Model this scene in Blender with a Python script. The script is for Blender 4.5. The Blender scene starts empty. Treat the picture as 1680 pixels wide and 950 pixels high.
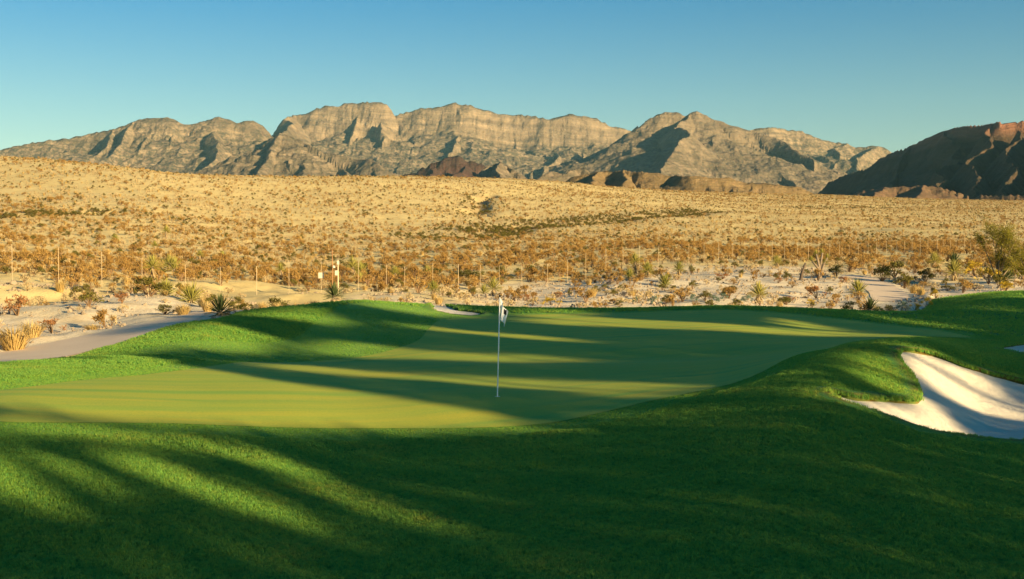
import bpy, bmesh, math, random
import numpy as np
from mathutils import Vector, Matrix, Quaternion
from mathutils.geometry import delaunay_2d_cdt

# ------------------------------------------------------------------ camera, sky, sun
SC = bpy.context.scene
COL = SC.collection
F, CX, CY, H = 2000.0, 840.0, 475.0, 3.6          # focal length and centre in photo pixels, eye height
PITCH = math.atan(50.0 / F)
SP, CP = math.sin(PITCH), math.cos(PITCH)
cam = bpy.data.cameras.new('camera'); camo = bpy.data.objects.new('camera', cam); COL.objects.link(camo)
camo.location = (0, 0, H); camo.rotation_euler = (math.pi/2 - PITCH, 0, 0)
cam.sensor_width = 36; cam.lens = 36 * F / 1680; cam.clip_start = 0.1; cam.clip_end = 60000
SC.camera = camo
SUN_AZ, SUN_EL = math.radians(133), math.radians(13.0)     # clockwise from the view direction
SUNV = Vector((math.sin(SUN_AZ)*math.cos(SUN_EL), math.cos(SUN_AZ)*math.cos(SUN_EL), math.sin(SUN_EL)))
W = bpy.data.worlds.new('World'); SC.world = W; W.use_nodes = True
wn = W.node_tree.nodes; wl = W.node_tree.links; bg = wn['Background']
sky = wn.new('ShaderNodeTexSky'); sky.sky_type = 'NISHITA'; sky.sun_disc = False
sky.sun_elevation = SUN_EL; sky.sun_rotation = SUN_AZ
sky.air_density = 1.0; sky.dust_density = 0.6; sky.ozone_density = 1.2; sky.altitude = 900
tint = wn.new('ShaderNodeMix'); tint.data_type = 'RGBA'; tint.blend_type = 'MULTIPLY'; tint.inputs[0].default_value = 1.0
tc = wn.new('ShaderNodeTexCoord'); sz_ = wn.new('ShaderNodeSeparateXYZ'); wl.new(tc.outputs['Generated'], sz_.inputs[0])
el_ = wn.new('ShaderNodeMapRange'); el_.interpolation_type = 'SMOOTHSTEP'; el_.inputs[1].default_value = 0.02; el_.inputs[2].default_value = 0.30; wl.new(sz_.outputs[2], el_.inputs[0])
deep = wn.new('ShaderNodeMix'); deep.data_type = 'RGBA'; wl.new(el_.outputs[0], deep.inputs[0])
deep.inputs[6].default_value = (0.54, 0.565, 0.445, 1); deep.inputs[7].default_value = (0.003, 0.355, 0.56, 1)   # pale at the horizon, deep blue above
wl.new(deep.outputs[2], tint.inputs[7])
gam = wn.new('ShaderNodeGamma'); gam.inputs[1].default_value = 1.0
wl.new(sky.outputs[0], gam.inputs[0]); wl.new(gam.outputs[0], tint.inputs[6]); wl.new(tint.outputs[2], bg.inputs[0])
bg.inputs[1].default_value = 0.05
sl = bpy.data.lights.new('sun', 'SUN'); sl.energy = 3.1; sl.angle = math.radians(0.75); sl.color = (1.0, 0.75, 0.40)
so = bpy.data.objects.new('sun', sl); COL.objects.link(so); so.location = (60, -60, 40)
so.rotation_euler = SUNV.to_track_quat('Z', 'Y').to_euler()
SC.view_settings.view_transform = 'Standard'; SC.view_settings.look = 'None'
SC.view_settings.gamma = 1.0; SC.view_settings.use_curve_mapping = False
SC.view_settings.exposure = 2.17

# ------------------------------------------------------------------ small helpers
rng = np.random.default_rng(7)
random.seed(7)

def vnoise(x, y, seed=0):
    xi = np.floor(x).astype(np.int64); yi = np.floor(y).astype(np.int64)
    fx = x - xi; fy = y - yi
    fx = fx*fx*fx*(fx*(fx*6-15)+10); fy = fy*fy*fy*(fy*(fy*6-15)+10)
    def h(a, b):
        n = (a*374761393 + b*668265263 + seed*974634777) & 0xFFFFFFFF
        n = ((n ^ (n >> 13)) * 1274126177) & 0xFFFFFFFF
        n = ((n ^ (n >> 16)) * 2246822519) & 0xFFFFFFFF
        return ((n ^ (n >> 15)) & 0xFFFFFF) / float(0xFFFFFF)
    a, b, c, d = h(xi, yi), h(xi+1, yi), h(xi, yi+1), h(xi+1, yi+1)
    return (a*(1-fx)+b*fx)*(1-fy) + (c*(1-fx)+d*fx)*fy
def fbm(x, y, oct=4, seed=0, gain=0.5):
    s = 0; a = 1.0; t = 0
    for i in range(oct):
        s = s + a*(vnoise(x*2**i, y*2**i, seed+i*17)*2-1); t += a; a *= gain
    return s/t
def ridged(x, y, oct=4, seed=0, gain=0.5):
    s = 0; a = 1.0; t = 0
    for i in range(oct):
        s = s + a*(1-np.abs(vnoise(x*2**i, y*2**i, seed+i*23)*2-1)); t += a; a *= gain
    return s/t
def sstep(a, b, x):
    t = np.clip((x-a)/(b-a), 0, 1); return t*t*(3-2*t)

def tag(o, label=None, cat=None, group=None, kind=None):
    if label: o['label'] = label
    if cat: o['category'] = cat
    if group: o['group'] = group
    if kind: o['kind'] = kind
    return o
def obj(name, me, m=None, parent=None):
    o = bpy.data.objects.new(name, me); COL.objects.link(o)
    if m is not None:
        if len(me.materials) == 0: me.materials.append(m)
    if parent: o.parent = parent
    return o
def empty(name, loc, rz=0):
    o = bpy.data.objects.new(name, None); COL.objects.link(o); o.location = loc; o.rotation_euler = (0, 0, rz)
    o.empty_display_size = 0.2
    return o
def np_mesh(name, V, Fq, smooth=True):
    V = np.asarray(V, dtype=np.float32); Fq = np.asarray(Fq, dtype=np.int32)
    me = bpy.data.meshes.new(name); k = Fq.shape[1]
    me.vertices.add(len(V)); me.vertices.foreach_set('co', V.ravel())
    me.loops.add(Fq.size); me.loops.foreach_set('vertex_index', Fq.ravel())
    me.polygons.add(len(Fq)); me.polygons.foreach_set('loop_start', np.arange(0, Fq.size, k, dtype=np.int32))
    me.polygons.foreach_set('loop_total', np.full(len(Fq), k, dtype=np.int32))
    me.polygons.foreach_set('use_smooth', np.full(len(Fq), smooth, dtype=bool))
    me.update(calc_edges=True)
    return me
def grid_faces(nr, nc):
    i = np.arange(nr*nc).reshape(nr, nc)
    return np.stack([i[:-1, :-1], i[:-1, 1:], i[1:, 1:], i[1:, :-1]], -1).reshape(-1, 4)
def fattr(me, name, arr):
    a = me.attributes.new(name, 'FLOAT', 'POINT'); a.data.foreach_set('value', np.asarray(arr, dtype=np.float32).ravel())
def pix(px, py, Y):
    """photo pixel at forward distance Y -> world point"""
    v = (CY-py)/F; u = (px-CX)/F; t = Y/(CP+v*SP)
    return (u*t, Y, H+t*(-SP+v*CP))
def z_of(py, Y):
    v = (CY-py)/F
    return H + Y*(-SP+v*CP)/(CP+v*SP)

# ------------------------------------------------------------------ materials
class NT:
    def __init__(s, name, rough=0.9, spec=0.25):
        s.m = bpy.data.materials.new(name); s.m.use_nodes = True
        s.t = s.m.node_tree; s.b = s.t.nodes['Principled BSDF']
        s.b.inputs['Roughness'].default_value = rough; s.b.inputs['Specular IOR Level'].default_value = spec
    def n(s, typ, **kw):
        n = s.t.nodes.new(typ)
        for k, v in kw.items():
            if k.startswith('i_'): n.inputs[int(k[2:])].default_value = v
            else: setattr(n, k, v)
        return n
    def l(s, a, b): s.t.links.new(a, b)
    def noise(s, scale, detail=3, vec=None, rough=0.55, dist=0.0):
        n = s.n('ShaderNodeTexNoise'); n.inputs['Scale'].default_value = scale; n.inputs['Detail'].default_value = detail
        n.inputs['Roughness'].default_value = rough; n.inputs['Distortion'].default_value = dist
        if vec is not None: s.l(vec, n.inputs['Vector'])
        return n.outputs['Fac']
    def ramp(s, fac, stops):
        r = s.n('ShaderNodeValToRGB'); e = r.color_ramp.elements
        e[0].position, e[0].color = stops[0][0], (*stops[0][1], 1); e[1].position, e[1].color = stops[-1][0], (*stops[-1][1], 1)
        for p, c in stops[1:-1]:
            x = e.new(p); x.color = (*c, 1)
        s.l(fac, r.inputs[0]); return r.outputs[0]
    def mix(s, fac, a, b, mode='MIX'):
        m = s.n('ShaderNodeMix', data_type='RGBA', blend_type=mode)
        for sock, v in ((m.inputs[0], fac), (m.inputs[6], a), (m.inputs[7], b)):
            if isinstance(v, (int, float)): sock.default_value = v
            elif isinstance(v, tuple): sock.default_value = (*v, 1)
            else: s.l(v, sock)
        return m.outputs[2]
    def math(s, op, a, b=0.0, clamp=False):
        m = s.n('ShaderNodeMath', operation=op, use_clamp=clamp)
        for sock, v in ((m.inputs[0], a), (m.inputs[1], b)):
            if isinstance(v, (int, float)): sock.default_value = v
            else: s.l(v, sock)
        return m.outputs[0]
    def pos(s): return s.n('ShaderNodeNewGeometry').outputs['Position']
    def attr(s, name): return s.n('ShaderNodeAttribute', attribute_name=name).outputs['Fac']
    def maprange(s, v, a, b, c=0.0, d=1.0):
        m = s.n('ShaderNodeMapRange'); s.l(v, m.inputs[0])
        for i, x in enumerate((a, b, c, d)): m.inputs[i+1].default_value = x
        return m.outputs[0]
    def scaled(s, vec, sc):
        m = s.n('ShaderNodeMapping'); m.inputs['Scale'].default_value = sc; s.l(vec, m.inputs[0]); return m.outputs[0]
    def col(s, c):
        if isinstance(c, tuple): s.b.inputs['Base Color'].default_value = (*c, 1)
        else: s.l(c, s.b.inputs['Base Color'])
    def bump(s, h, strength=0.3, dist=0.05):
        b = s.n('ShaderNodeBump'); b.inputs['Strength'].default_value = strength; b.inputs['Distance'].default_value = dist
        s.l(h, b.inputs['Height']); s.l(b.outputs[0], s.b.inputs['Normal'])

def leaf_mat(name, c1, c2, trans=0.25, dead=None, dry=None):
    t = NT(name, 0.75, 0.15)
    r = t.n('ShaderNodeObjectInfo').outputs['Random']
    f = t.noise(3.0, 2, t.n('ShaderNodeTexCoord').outputs['Object'])
    c = t.mix(t.math('ADD', t.math('MULTIPLY', r, 0.6), t.math('MULTIPLY', f, 0.45), True), c1, c2)
    if dead: c = t.mix(t.attr('dead'), c, dead)
    if dry:
        pn = t.pos(); k = t.math('MULTIPLY', t.maprange(t.noise(0.55, 4, pn), 0.50, 0.72), t.maprange(t.noise(9.0, 3, pn), 0.42, 0.62))
        c = t.mix(t.math('MULTIPLY', k, 0.75), c, dry)
        c = t.mix(t.maprange(t.noise(16.0, 2, pn), 0.50, 0.68, 0, 0.6), c, tuple(x*0.45 for x in c1))
    t.col(c)
    tr = t.n('ShaderNodeBsdfTranslucent'); t.l(c, tr.inputs[0])
    ms = t.n('ShaderNodeMixShader'); ms.inputs[0].default_value = trans
    out = t.t.nodes['Material Output']
    t.l(t.b.outputs[0], ms.inputs[1]); t.l(tr.outputs[0], ms.inputs[2]); t.l(ms.outputs[0], out.inputs[0])
    return t.m

def turf_material():
    t = NT('rough_grass', 0.85, 0.12); p = t.pos()
    a = t.noise(0.35, 4, p); b = t.noise(28.0, 3, p)
    c = t.mix(a, (0.075, 0.25, 0.055), (0.14, 0.29, 0.050))
    c = t.mix(t.maprange(b, 0.35, 0.75), c, (0.04, 0.15, 0.03))
    fr = t.attr('fringe')
    cf = t.mix(t.noise(6.0, 4, t.scaled(p, (1, 0.25, 1))), (0.14, 0.30, 0.050), (0.22, 0.34, 0.045))
    c = t.mix(fr, c, cf)
    c = t.mix(t.attr('lip'), c, (0.16, 0.10, 0.022))
    t.col(c); t.bump(b, 0.5, 0.03)
    return t.m
def green_material():
    t = NT('mown_green', 0.8, 0.15); p = t.pos()
    w = t.n('ShaderNodeTexWave', wave_type='BANDS', bands_direction='X', wave_profile='SIN')
    rot = t.n('ShaderNodeMapping'); rot.inputs['Rotation'].default_value = (0, 0, math.radians(62)); t.l(p, rot.inputs[0])
    t.l(rot.outputs[0], w.inputs['Vector']); w.inputs['Scale'].default_value = 0.28; w.inputs['Distortion'].default_value = 1.2
    w.inputs['Detail'].default_value = 2; w.inputs['Detail Scale'].default_value = 0.4
    c = t.mix(t.math('MULTIPLY', w.outputs['Fac'], 0.85), (0.20, 0.345, 0.050), (0.31, 0.385, 0.045))
    streak = t.noise(1.0, 5, t.scaled(rot.outputs[0], (2.2, 0.12, 1)))
    c = t.mix(t.maprange(streak, 0.3, 0.7, 0, 1.0), c, (0.46, 0.40, 0.040))
    fine = t.noise(40.0, 3, p)
    c = t.mix(t.maprange(fine, 0.4, 0.8, 0, 0.8), c, (0.11, 0.27, 0.040))
    t.col(c); t.bump(fine, 0.12, 0.01)
    return t.m
def sand_material():
    t = NT('bunker_sand', 0.95, 0.1); p = t.pos()
    f = t.noise(60, 4, p); g = t.noise(1.3, 4, p)
    c = t.mix(g, (0.68, 0.61, 0.48), (0.78, 0.71, 0.58))
    sp = t.noise(30, 2, p)
    c = t.mix(t.maprange(sp, 0.70, 0.76), c, (0.36, 0.31, 0.25))
    rake = t.n('ShaderNodeTexWave', wave_type='BANDS', bands_direction='DIAGONAL'); t.l(p, rake.inputs['Vector'])
    rake.inputs['Scale'].default_value = 7.0; rake.inputs['Distortion'].default_value = 4.0
    t.col(c); t.bump(t.math('ADD', t.math('MULTIPLY', rake.outputs['Fac'], 0.8), t.math('ADD', f, t.math('MULTIPLY', t.noise(4.5, 3, p), 2.0))), 0.6, 0.05)
    return t.m
def path_material():
    t = NT('cart_path_concrete', 0.9, 0.2); p = t.pos()
    f = t.noise(0.8, 5, p); g = t.noise(35, 3, p)
    c = t.mix(f, (0.58, 0.45, 0.31), (0.72, 0.58, 0.42))
    c = t.mix(t.maprange(g, 0.55, 0.75, 0, 0.5), c, (0.40, 0.32, 0.25))
    t.col(c); t.bump(g, 0.2, 0.01)
    return t.m
def desert_material():
    t = NT('desert_soil', 0.95, 0.1); p = t.pos()
    a = t.noise(0.035, 5, p); b = t.noise(0.5, 5, p); c0 = t.noise(6.0, 5, p, 0.7)
    near = t.attr('near')
    c = t.mix(a, (0.57, 0.44, 0.18), (0.67, 0.54, 0.255))
    c = t.mix(t.maprange(b, 0.45, 0.75, 0, 0.7), c, (0.41, 0.30, 0.125))
    pale = t.mix(t.maprange(c0, 0.3, 0.7), (0.50, 0.41, 0.27), (0.74, 0.645, 0.47))
    pale = t.mix(t.maprange(b, 0.55, 0.8, 0, 0.8), pale, (0.46, 0.34, 0.18))
    c = t.mix(near, c, pale)
    c = t.mix(t.math('MULTIPLY', t.attr('gully'), 0.6), c, (0.20, 0.14, 0.08))  # soil colour darkened along gullies, for their shade and dark scrub
    t.col(c); t.bump(c0, 0.6, 0.06)
    return t.m
def rock_material(name, lit, dark, veg, z0, z1, tilt=0.03, sc=1.0, band=0.016, vegamt=0.8, top=None):  # lit and dark: the rock's own pale and dark strata colours
    t = NT(name, 0.95, 0.08); p = t.pos()
    sx = t.n('ShaderNodeSeparateXYZ'); t.l(p, sx.inputs[0])
    warp = t.noise(0.0016*sc, 4, p)
    zz = t.math('ADD', t.math('ADD', sx.outputs[2], t.math('MULTIPLY', sx.outputs[0], tilt)), t.math('MULTIPLY', warp, 170/sc))
    cz = t.n('ShaderNodeCombineXYZ'); t.l(zz, cz.inputs[2])
    t.l(t.math('MULTIPLY', sx.outputs[0], 0.03), cz.inputs[0]); t.l(t.math('MULTIPLY', sx.outputs[1], 0.03), cz.inputs[1])
    bands = t.noise(band*sc, 5, cz.outputs[0], 0.7)
    g = t.noise(0.010*sc, 6, p, 0.65)
    fine = t.noise(band*sc*3.4, 4, cz.outputs[0], 0.7)
    c = t.mix(t.math('ADD', t.maprange(bands, 0.38, 0.62, 0, 0.65), t.maprange(fine, 0.42, 0.58, 0, 0.35)), dark, lit)
    c = t.mix(t.maprange(g, 0.4, 0.66, 0, 0.75), c, tuple(x*0.55 for x in lit))
    n = t.n('ShaderNodeSeparateXYZ'); t.l(t.n('ShaderNodeNewGeometry').outputs['Normal'], n.inputs[0])
    fl = t.maprange(n.outputs[2], 0.45, 0.85)
    low = t.maprange(sx.outputs[2], z0, z1, 1.0, 0.0)
    spk = t.maprange(t.noise(0.045*sc, 4, p, 0.75), 0.44, 0.54)
    v = t.math('MULTIPLY', t.math('MULTIPLY', t.math('ADD', t.math('MULTIPLY', fl, 0.75), t.math('MULTIPLY', low, 0.9), True), spk), vegamt, True)
    crack = t.noise(0.022*sc, 4, t.scaled(p, (1.0, 1.0, 0.12)), 0.7)
    c = t.mix(t.maprange(crack, 0.54, 0.68, 0, 0.45), c, tuple(x*0.45 for x in dark))
    c = t.mix(v, c, veg)
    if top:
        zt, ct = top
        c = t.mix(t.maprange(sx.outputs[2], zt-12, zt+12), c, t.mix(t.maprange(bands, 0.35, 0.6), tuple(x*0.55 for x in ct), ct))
    t.col(c); t.bump(t.math('ADD', g, t.math('MULTIPLY', bands, 0.8)), 1.0, 26.0/sc)
    return t.m
def plain_mat(name, c, rough=0.6, spec=0.3, metal=0.0, var=0.15):
    t = NT(name, rough, spec); t.b.inputs['Metallic'].default_value = metal
    f = t.noise(4.0, 3, t.n('ShaderNodeTexCoord').outputs['Object'])
    t.col(t.mix(f, tuple(x*(1-var) for x in c), tuple(min(1, x*(1+var)) for x in c)))
    return t.m

MT = turf_material(); MG = green_material(); MS = sand_material(); MP = path_material(); MD = desert_material()

# ------------------------------------------------------------------ lie of the land: for each view column, forward distance : photo row
TAB = {
 -170: [(4,2050),(10,1130),(14,930),(17,800),(20,700),(25,652),(30,620),(33,612),(38,608),(44,588),(50,565),(60,525),(77,470),(100,440),(150,400),(220,362),(300,330),(400,295),(540,252),(640,254),(900,290),(2500,310)],
 0: [(4,2080),(10,1140),(14,935),(17,795),(19,738),(20.5,700),(22,672),(25,641),(28,620),(31,606),(33,600),(36,601),(40,590),(46,570),(50,552),(58,524),(66,494),(77,467),(100,438),(150,402),(220,366),(300,335),(400,300),(520,259),(620,262),(900,295),(2500,310)],
 150: [(4,2110),(10,1145),(14,940),(17,805),(19,750),(21,708),(22,692),(24,662),(27,633),(30,612),(33,597),(35,590),(38,588),(42,573),(47,556),(54,535),(62,512),(70,493),(78,476),(100,450),(140,422),(190,390),(260,355),(360,315),(500,268),(620,272),(900,300),(2500,312)],
 300: [(4,2130),(10,1150),(14,945),(17,818),(19.5,757),(21.5,715),(22.5,698),(25,664),(28,635),(31,612),(34,599),(35.5,595),(38,586),(41,566),(45,545),(48,531),(52,527),(58,517),(68,499),(82,483),(105,455),(140,430),(190,400),(260,365),(360,325),(480,286),(620,290),(900,310),(2500,318)],
 450: [(4,2150),(10,1150),(14,948),(17.5,820),(20,763),(22.5,718),(23.4,703),(26,664),(30,628),(34,607),(37,598.5),(39.5,597),(42,583),(45,564),(48,543),(52,520),(56,507),(60,508),(66,510),(72,504),(80,492),(88,484),(110,460),(140,440),(180,418),(240,388),(330,350),(430,318),(560,291),(700,294),(1000,312),(2500,320)],
 600: [(4,2160),(10,1150),(14,948),(18,822),(21,762),(23.2,724),(24.2,706),(28,655),(34,615),(38,598),(40.5,596.5),(43,580),(46,562),(50,536),(54,513),(59,495.5),(63,496),(70,499),(76,494),(85,486),(96,479),(115,462),(140,445),(180,422),(240,395),(330,360),(450,322),(600,291),(760,294),(1100,312),(2500,322)],
 750: [(4,2160),(10,1145),(14,943),(18,822),(21,762),(23.2,726),(24.4,708),(28,652.5),(32,627),(36.5,599),(39,597),(43,576),(50,546),(56,528),(60,518),(66,504),(69,503),(74,505),(82,499),(95,488),(105,478),(125,456),(155,434),(200,410),(265,388),(360,360),(480,328),(680,292),(860,296),(1300,312),(2500,322)],
 900: [(4,2160),(10,1140),(14,938),(18,818),(21,757),(23.2,720),(24.8,700),(28,656),(32,628),(36.5,600.5),(39,598.5),(43,574),(50,548),(56,530),(61,518),(66,508.5),(70,508),(76,508),(88,498),(100,485),(110,476),(130,452),(160,430),(210,408),(270,388),(340,372),(450,345),(600,317),(750,298),(950,302),(1400,314),(2500,324)],
 1050: [(4,2150),(10,1135),(14,930),(18,806),(21,742),(23.5,703),(26.3,666),(29,640),(33,614),(36.5,597.5),(39,595.5),(43,572),(50,548),(57,528),(62,517),(67,507.5),(71,507),(77,508),(88,495),(105,468),(130,441),(160,425),(210,405),(280,385),(380,365),(500,343),(700,321),(900,311.5),(1100,313),(1600,320),(2500,326)],
 1200: [(4,2150),(10,1130),(14,925),(18,792),(21,724),(23.5,680),(25.5,653),(27.3,638),(30,624),(34,604),(37,592),(39.5,589),(43,570),(50,547),(57,527),(62,515),(67,505),(71,504),(78,506),(90,490),(110,462),(150,431),(200,412),(270,392),(380,368),(550,345),(800,327),(1100,318),(1400,319),(2500,327)],
 1350: [(4,2150),(10,1135),(14,925),(18,785),(21,708),(23.5,661),(25.5,632),(27.5,606),(29.5,588),(31,578),(33,576),(37,578),(42,567),(48,557),(54,545),(60,530),(65,518),(70,509.5),(75,509),(82,511),(95,487),(115,462),(150,432),(170,425),(220,408),(300,388),(450,362),(700,340),(1000,327),(1300,321),(1700,322),(2500,328)],
 1500: [(4,2160),(10,1140),(14,932),(18,795),(21,735),(23,702),(24.2,686),(25.5,670),(27,648),(29,616),(31,583),(32.2,569),(34,561),(38,562),(44,560),(52,550),(60,537),(68,524),(75,513.5),(80,512),(86,508),(95,491),(120,460),(150,435),(180,418),(250,398),(350,378),(550,356),(900,338),(1400,327),(1800,328),(2500,330)],
 1650: [(4,2170),(10,1150),(14,940),(18,808),(21,751),(23.5,717),(26,691),(29,654),(31.5,619),(33,605),(36,591),(40,580),(44,574),(48,571),(52,562),(60,541),(68,522),(76,503),(84,487),(90,480),(96,479.5),(104,472),(115,461),(140,445),(180,420),(250,400),(350,380),(550,357),(900,339),(1400,330),(1800,330),(2500,332)],
 1850: [(4,2170),(10,1150),(14,940),(18,812),(21,756),(24,718),(27,690),(30,658),(33,628),(36,605),(40,590),(48,575),(56,555),(68,525),(80,498),(90,482),(97,480),(104,473),(115,461),(140,445),(180,420),(250,400),(350,380),(550,357),(900,339),(1400,330),(2500,332)],
}
def pchip(x, y, xi):
    x = np.asarray(x, float); y = np.asarray(y, float); h = np.diff(x); d = np.diff(y)/h
    m = np.zeros_like(y)
    w1 = 2*h[1:]+h[:-1]; w2 = h[1:]+2*h[:-1]
    ok = d[:-1]*d[1:] > 0
    m[1:-1][ok] = ((w1+w2)[ok])/((w1[ok]/d[:-1][ok])+(w2[ok]/d[1:][ok]))
    m[0] = d[0]; m[-1] = d[-1]
    k = np.clip(np.searchsorted(x, xi)-1, 0, len(h)-1); t = (xi-x[k])/h[k]
    return ((1+2*t)*(1-t)**2*y[k] + t*(1-t)**2*h[k]*m[k] + t*t*(3-2*t)*y[k+1] + t*t*(t-1)*h[k]*m[k+1])
LY = np.linspace(math.log(4.0), math.log(2500.0), 1500)
cols = sorted(TAB); base = []
for c in cols:
    a = np.array(TAB[c], float); base.append(pchip(np.log(a[:, 0]), a[:, 1], LY))
base = np.array(base)
PXS = np.arange(-170, 1851, 4.0)
def catmull(xk, Y, xi):
    xk = np.asarray(xk, float); n = len(xk); m = np.zeros_like(Y)
    m[1:-1] = (Y[2:]-Y[:-2])/(xk[2:]-xk[:-2])[:, None]; m[0] = (Y[1]-Y[0])/(xk[1]-xk[0]); m[-1] = (Y[-1]-Y[-2])/(xk[-1]-xk[-2])
    k = np.clip(np.searchsorted(xk, xi)-1, 0, n-2); h = (xk[k+1]-xk[k])[:, None]; t = ((xi-xk[k])/(xk[k+1]-xk[k]))[:, None]
    return (1+2*t)*(1-t)**2*Y[k] + t*(1-t)**2*h*m[k] + t*t*(3-2*t)*Y[k+1] + t*t*(t-1)*h*m[k+1]
PYT = catmull(cols, base, PXS)
def gblur(A, sig, axis):
    r = int(3*sig); k = np.exp(-0.5*(np.arange(-r, r+1)/sig)**2); k /= k.sum()
    P = np.pad(A, [(r, r) if i == axis else (0, 0) for i in range(2)], mode='edge'); out = np.zeros_like(A)
    for i, w in enumerate(k): out += w*np.take(P, np.arange(i, i+A.shape[axis]), axis)
    return out
PYT = gblur(gblur(PYT, 6, 0), 5, 1)
VT = (CY-PYT)/F
ZT = H + np.exp(LY)[None, :]*(-SP+VT*CP)/(CP+VT*SP)
def zbase(X, Y):
    X = np.asarray(X, float); Y = np.asarray(Y, float)
    Yc = np.maximum(Y, 4.0)
    a = np.clip((CX+F*X/Yc-PXS[0])/4.0, 0, len(PXS)-1.001); b = np.clip((np.log(Yc)-LY[0])/(LY[1]-LY[0]), 0, len(LY)-1.001)
    i = a.astype(int); j = b.astype(int); fa = a-i; fb = b-j
    return (ZT[i, j]*(1-fa)+ZT[i+1, j]*fa)*(1-fb) + (ZT[i, j+1]*(1-fa)+ZT[i+1, j+1]*fa)*fb
def hit(px, py, ymin=6.0, ymax=2000.0):
    """first place where the sight line through a photo pixel meets the land"""
    i = int(np.clip(round((px-PXS[0])/4.0), 0, len(PXS)-1)); col = PYT[i]
    j0 = int(np.searchsorted(LY, math.log(ymin)))
    w = np.nonzero(col[j0:] <= py)[0]
    j = j0 + (w[0] if len(w) else len(col)-j0-1)
    Y = min(math.exp(LY[j]), ymax); X = (px-CX)/F*Y
    return X, Y
# turf ends at this forward distance in each view column
YB_P = [-400,-150,0,60,110,150,200,250,300,350,400,450,520,600,700,800,900,1050,1200,1300,1370,1420,1500,1516,1530,1560,1650,1830,2400]
YB_Y = [35,35,34.5,36,38,41,43,45.5,48,51,55,58,61,64,68,71.5,72,73,75,76,76,76,78,83,93,95,96.5,97,97]
def y_turf(px): return np.interp(px, YB_P, YB_Y)
def px_of(X, Y): return CX+F*X/np.maximum(Y, 3.0)

def smooth_poly(pts, n=8):
    P = np.array(pts, float); out = []
    for i in range(len(P)):
        p0, p1, p2, p3 = P[i-1], P[i], P[(i+1) % len(P)], P[(i+2) % len(P)]
        for k in range(n):
            t = k/n
            out.append(0.5*((2*p1)+(-p0+p2)*t+(2*p0-5*p1+4*p2-p3)*t*t+(-p0+3*p1-3*p2+p3)*t**3))
    return np.array(out)
def sdf(poly, X, Y):
    """signed distance, positive inside"""
    X = np.asarray(X, float); Y = np.asarray(Y, float)
    d = np.full(X.shape, 1e9); ins = np.zeros(X.shape, bool); n = len(poly)
    for i in range(n):
        ax, ay = poly[i]; bx, by = poly[(i+1) % n]; ex, ey = bx-ax, by-ay
        L = ex*ex+ey*ey+1e-12; t = np.clip(((X-ax)*ex+(Y-ay)*ey)/L, 0, 1)
        d = np.minimum(d, (X-ax-t*ex)**2+(Y-ay-t*ey)**2)
        c = (ay > Y) != (by > Y)
        ins ^= c & (X < (bx-ax)*(Y-ay)/(by-ay+1e-12)+ax)
    d = np.sqrt(d); return np.where(ins, d, -d)
def sdf_local(poly, X, Y, margin=2.0):
    out = np.full(np.shape(X), -99.0); lo = poly.min(0)-margin; hi = poly.max(0)+margin
    m = (X > lo[0]) & (X < hi[0]) & (Y > lo[1]) & (Y < hi[1])
    out[m] = sdf(poly, X[m], Y[m]); return out
def world_poly(pp, n=8, **kw): return smooth_poly([hit(*p, **kw) for p in pp], n)
BUNKERS = [
 ('near', world_poly([(1362,648),(1408,656),(1462,661),(1503,661),(1511,652),(1502,627),(1487,606),(1475,590),(1481,579),(1502,578),(1535,586),(1575,600),(1615,614),(1655,623),(1705,636),(1765,655),(1790,680),(1750,722),(1690,730),(1610,725),(1530,712),(1460,690),(1392,667)], 6), 0.24),
 ('rear', world_poly([(699,500),(715,500),(742,506),(768,511),(792,515.5),(778,520),(755,519.5),(733,516),(713,509)], 6, ymin=52), 0.04),
 ('side', world_poly([(1632,571),(1662,568),(1710,564),(1750,574),(1710,586),(1664,581)], 6, ymin=40), 0.05),
 ('sliver', smooth_poly([((px-CX)/F*Y, Y) for px, Y in ((1462,71.6),(1476,72.6),(1491,73.8),(1492,72.6),(1478,71.2),(1465,70.6))], 6), 0.10),
]
GREEN = smooth_poly([((px-CX)/F*Y, Y) for px, Y in (
 (-60,21.0),(30,20.8),(180,21.9),(330,22.7),(470,23.5),(600,24.2),(720,24.45),(820,24.6),(900,24.9),(960,25.4),(1020,26.0),(1090,26.8),(1160,27.6),(1230,29.0),(1290,31.5),(1330,35),(1370,40),(1430,46),(1500,50),(1570,52.5),(1590,54),
 (1520,58),(1440,61),(1340,63.5),(1200,64),(1050,63.3),(900,61.5),(800,60),(730,56),(705,51),(690,47),(650,44),(590,42.0),(510,40.5),(450,39),(400,37.0),(330,32.6),(250,30.0),(150,28.0),(50,25.8),(-40,24.0),(-75,22.4))], 8)

def turf_z(X, Y):
    z = zbase(X, Y) + 0.02*fbm(X*0.35, Y*0.35, 3, 5) + 0.03
    return z
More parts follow.
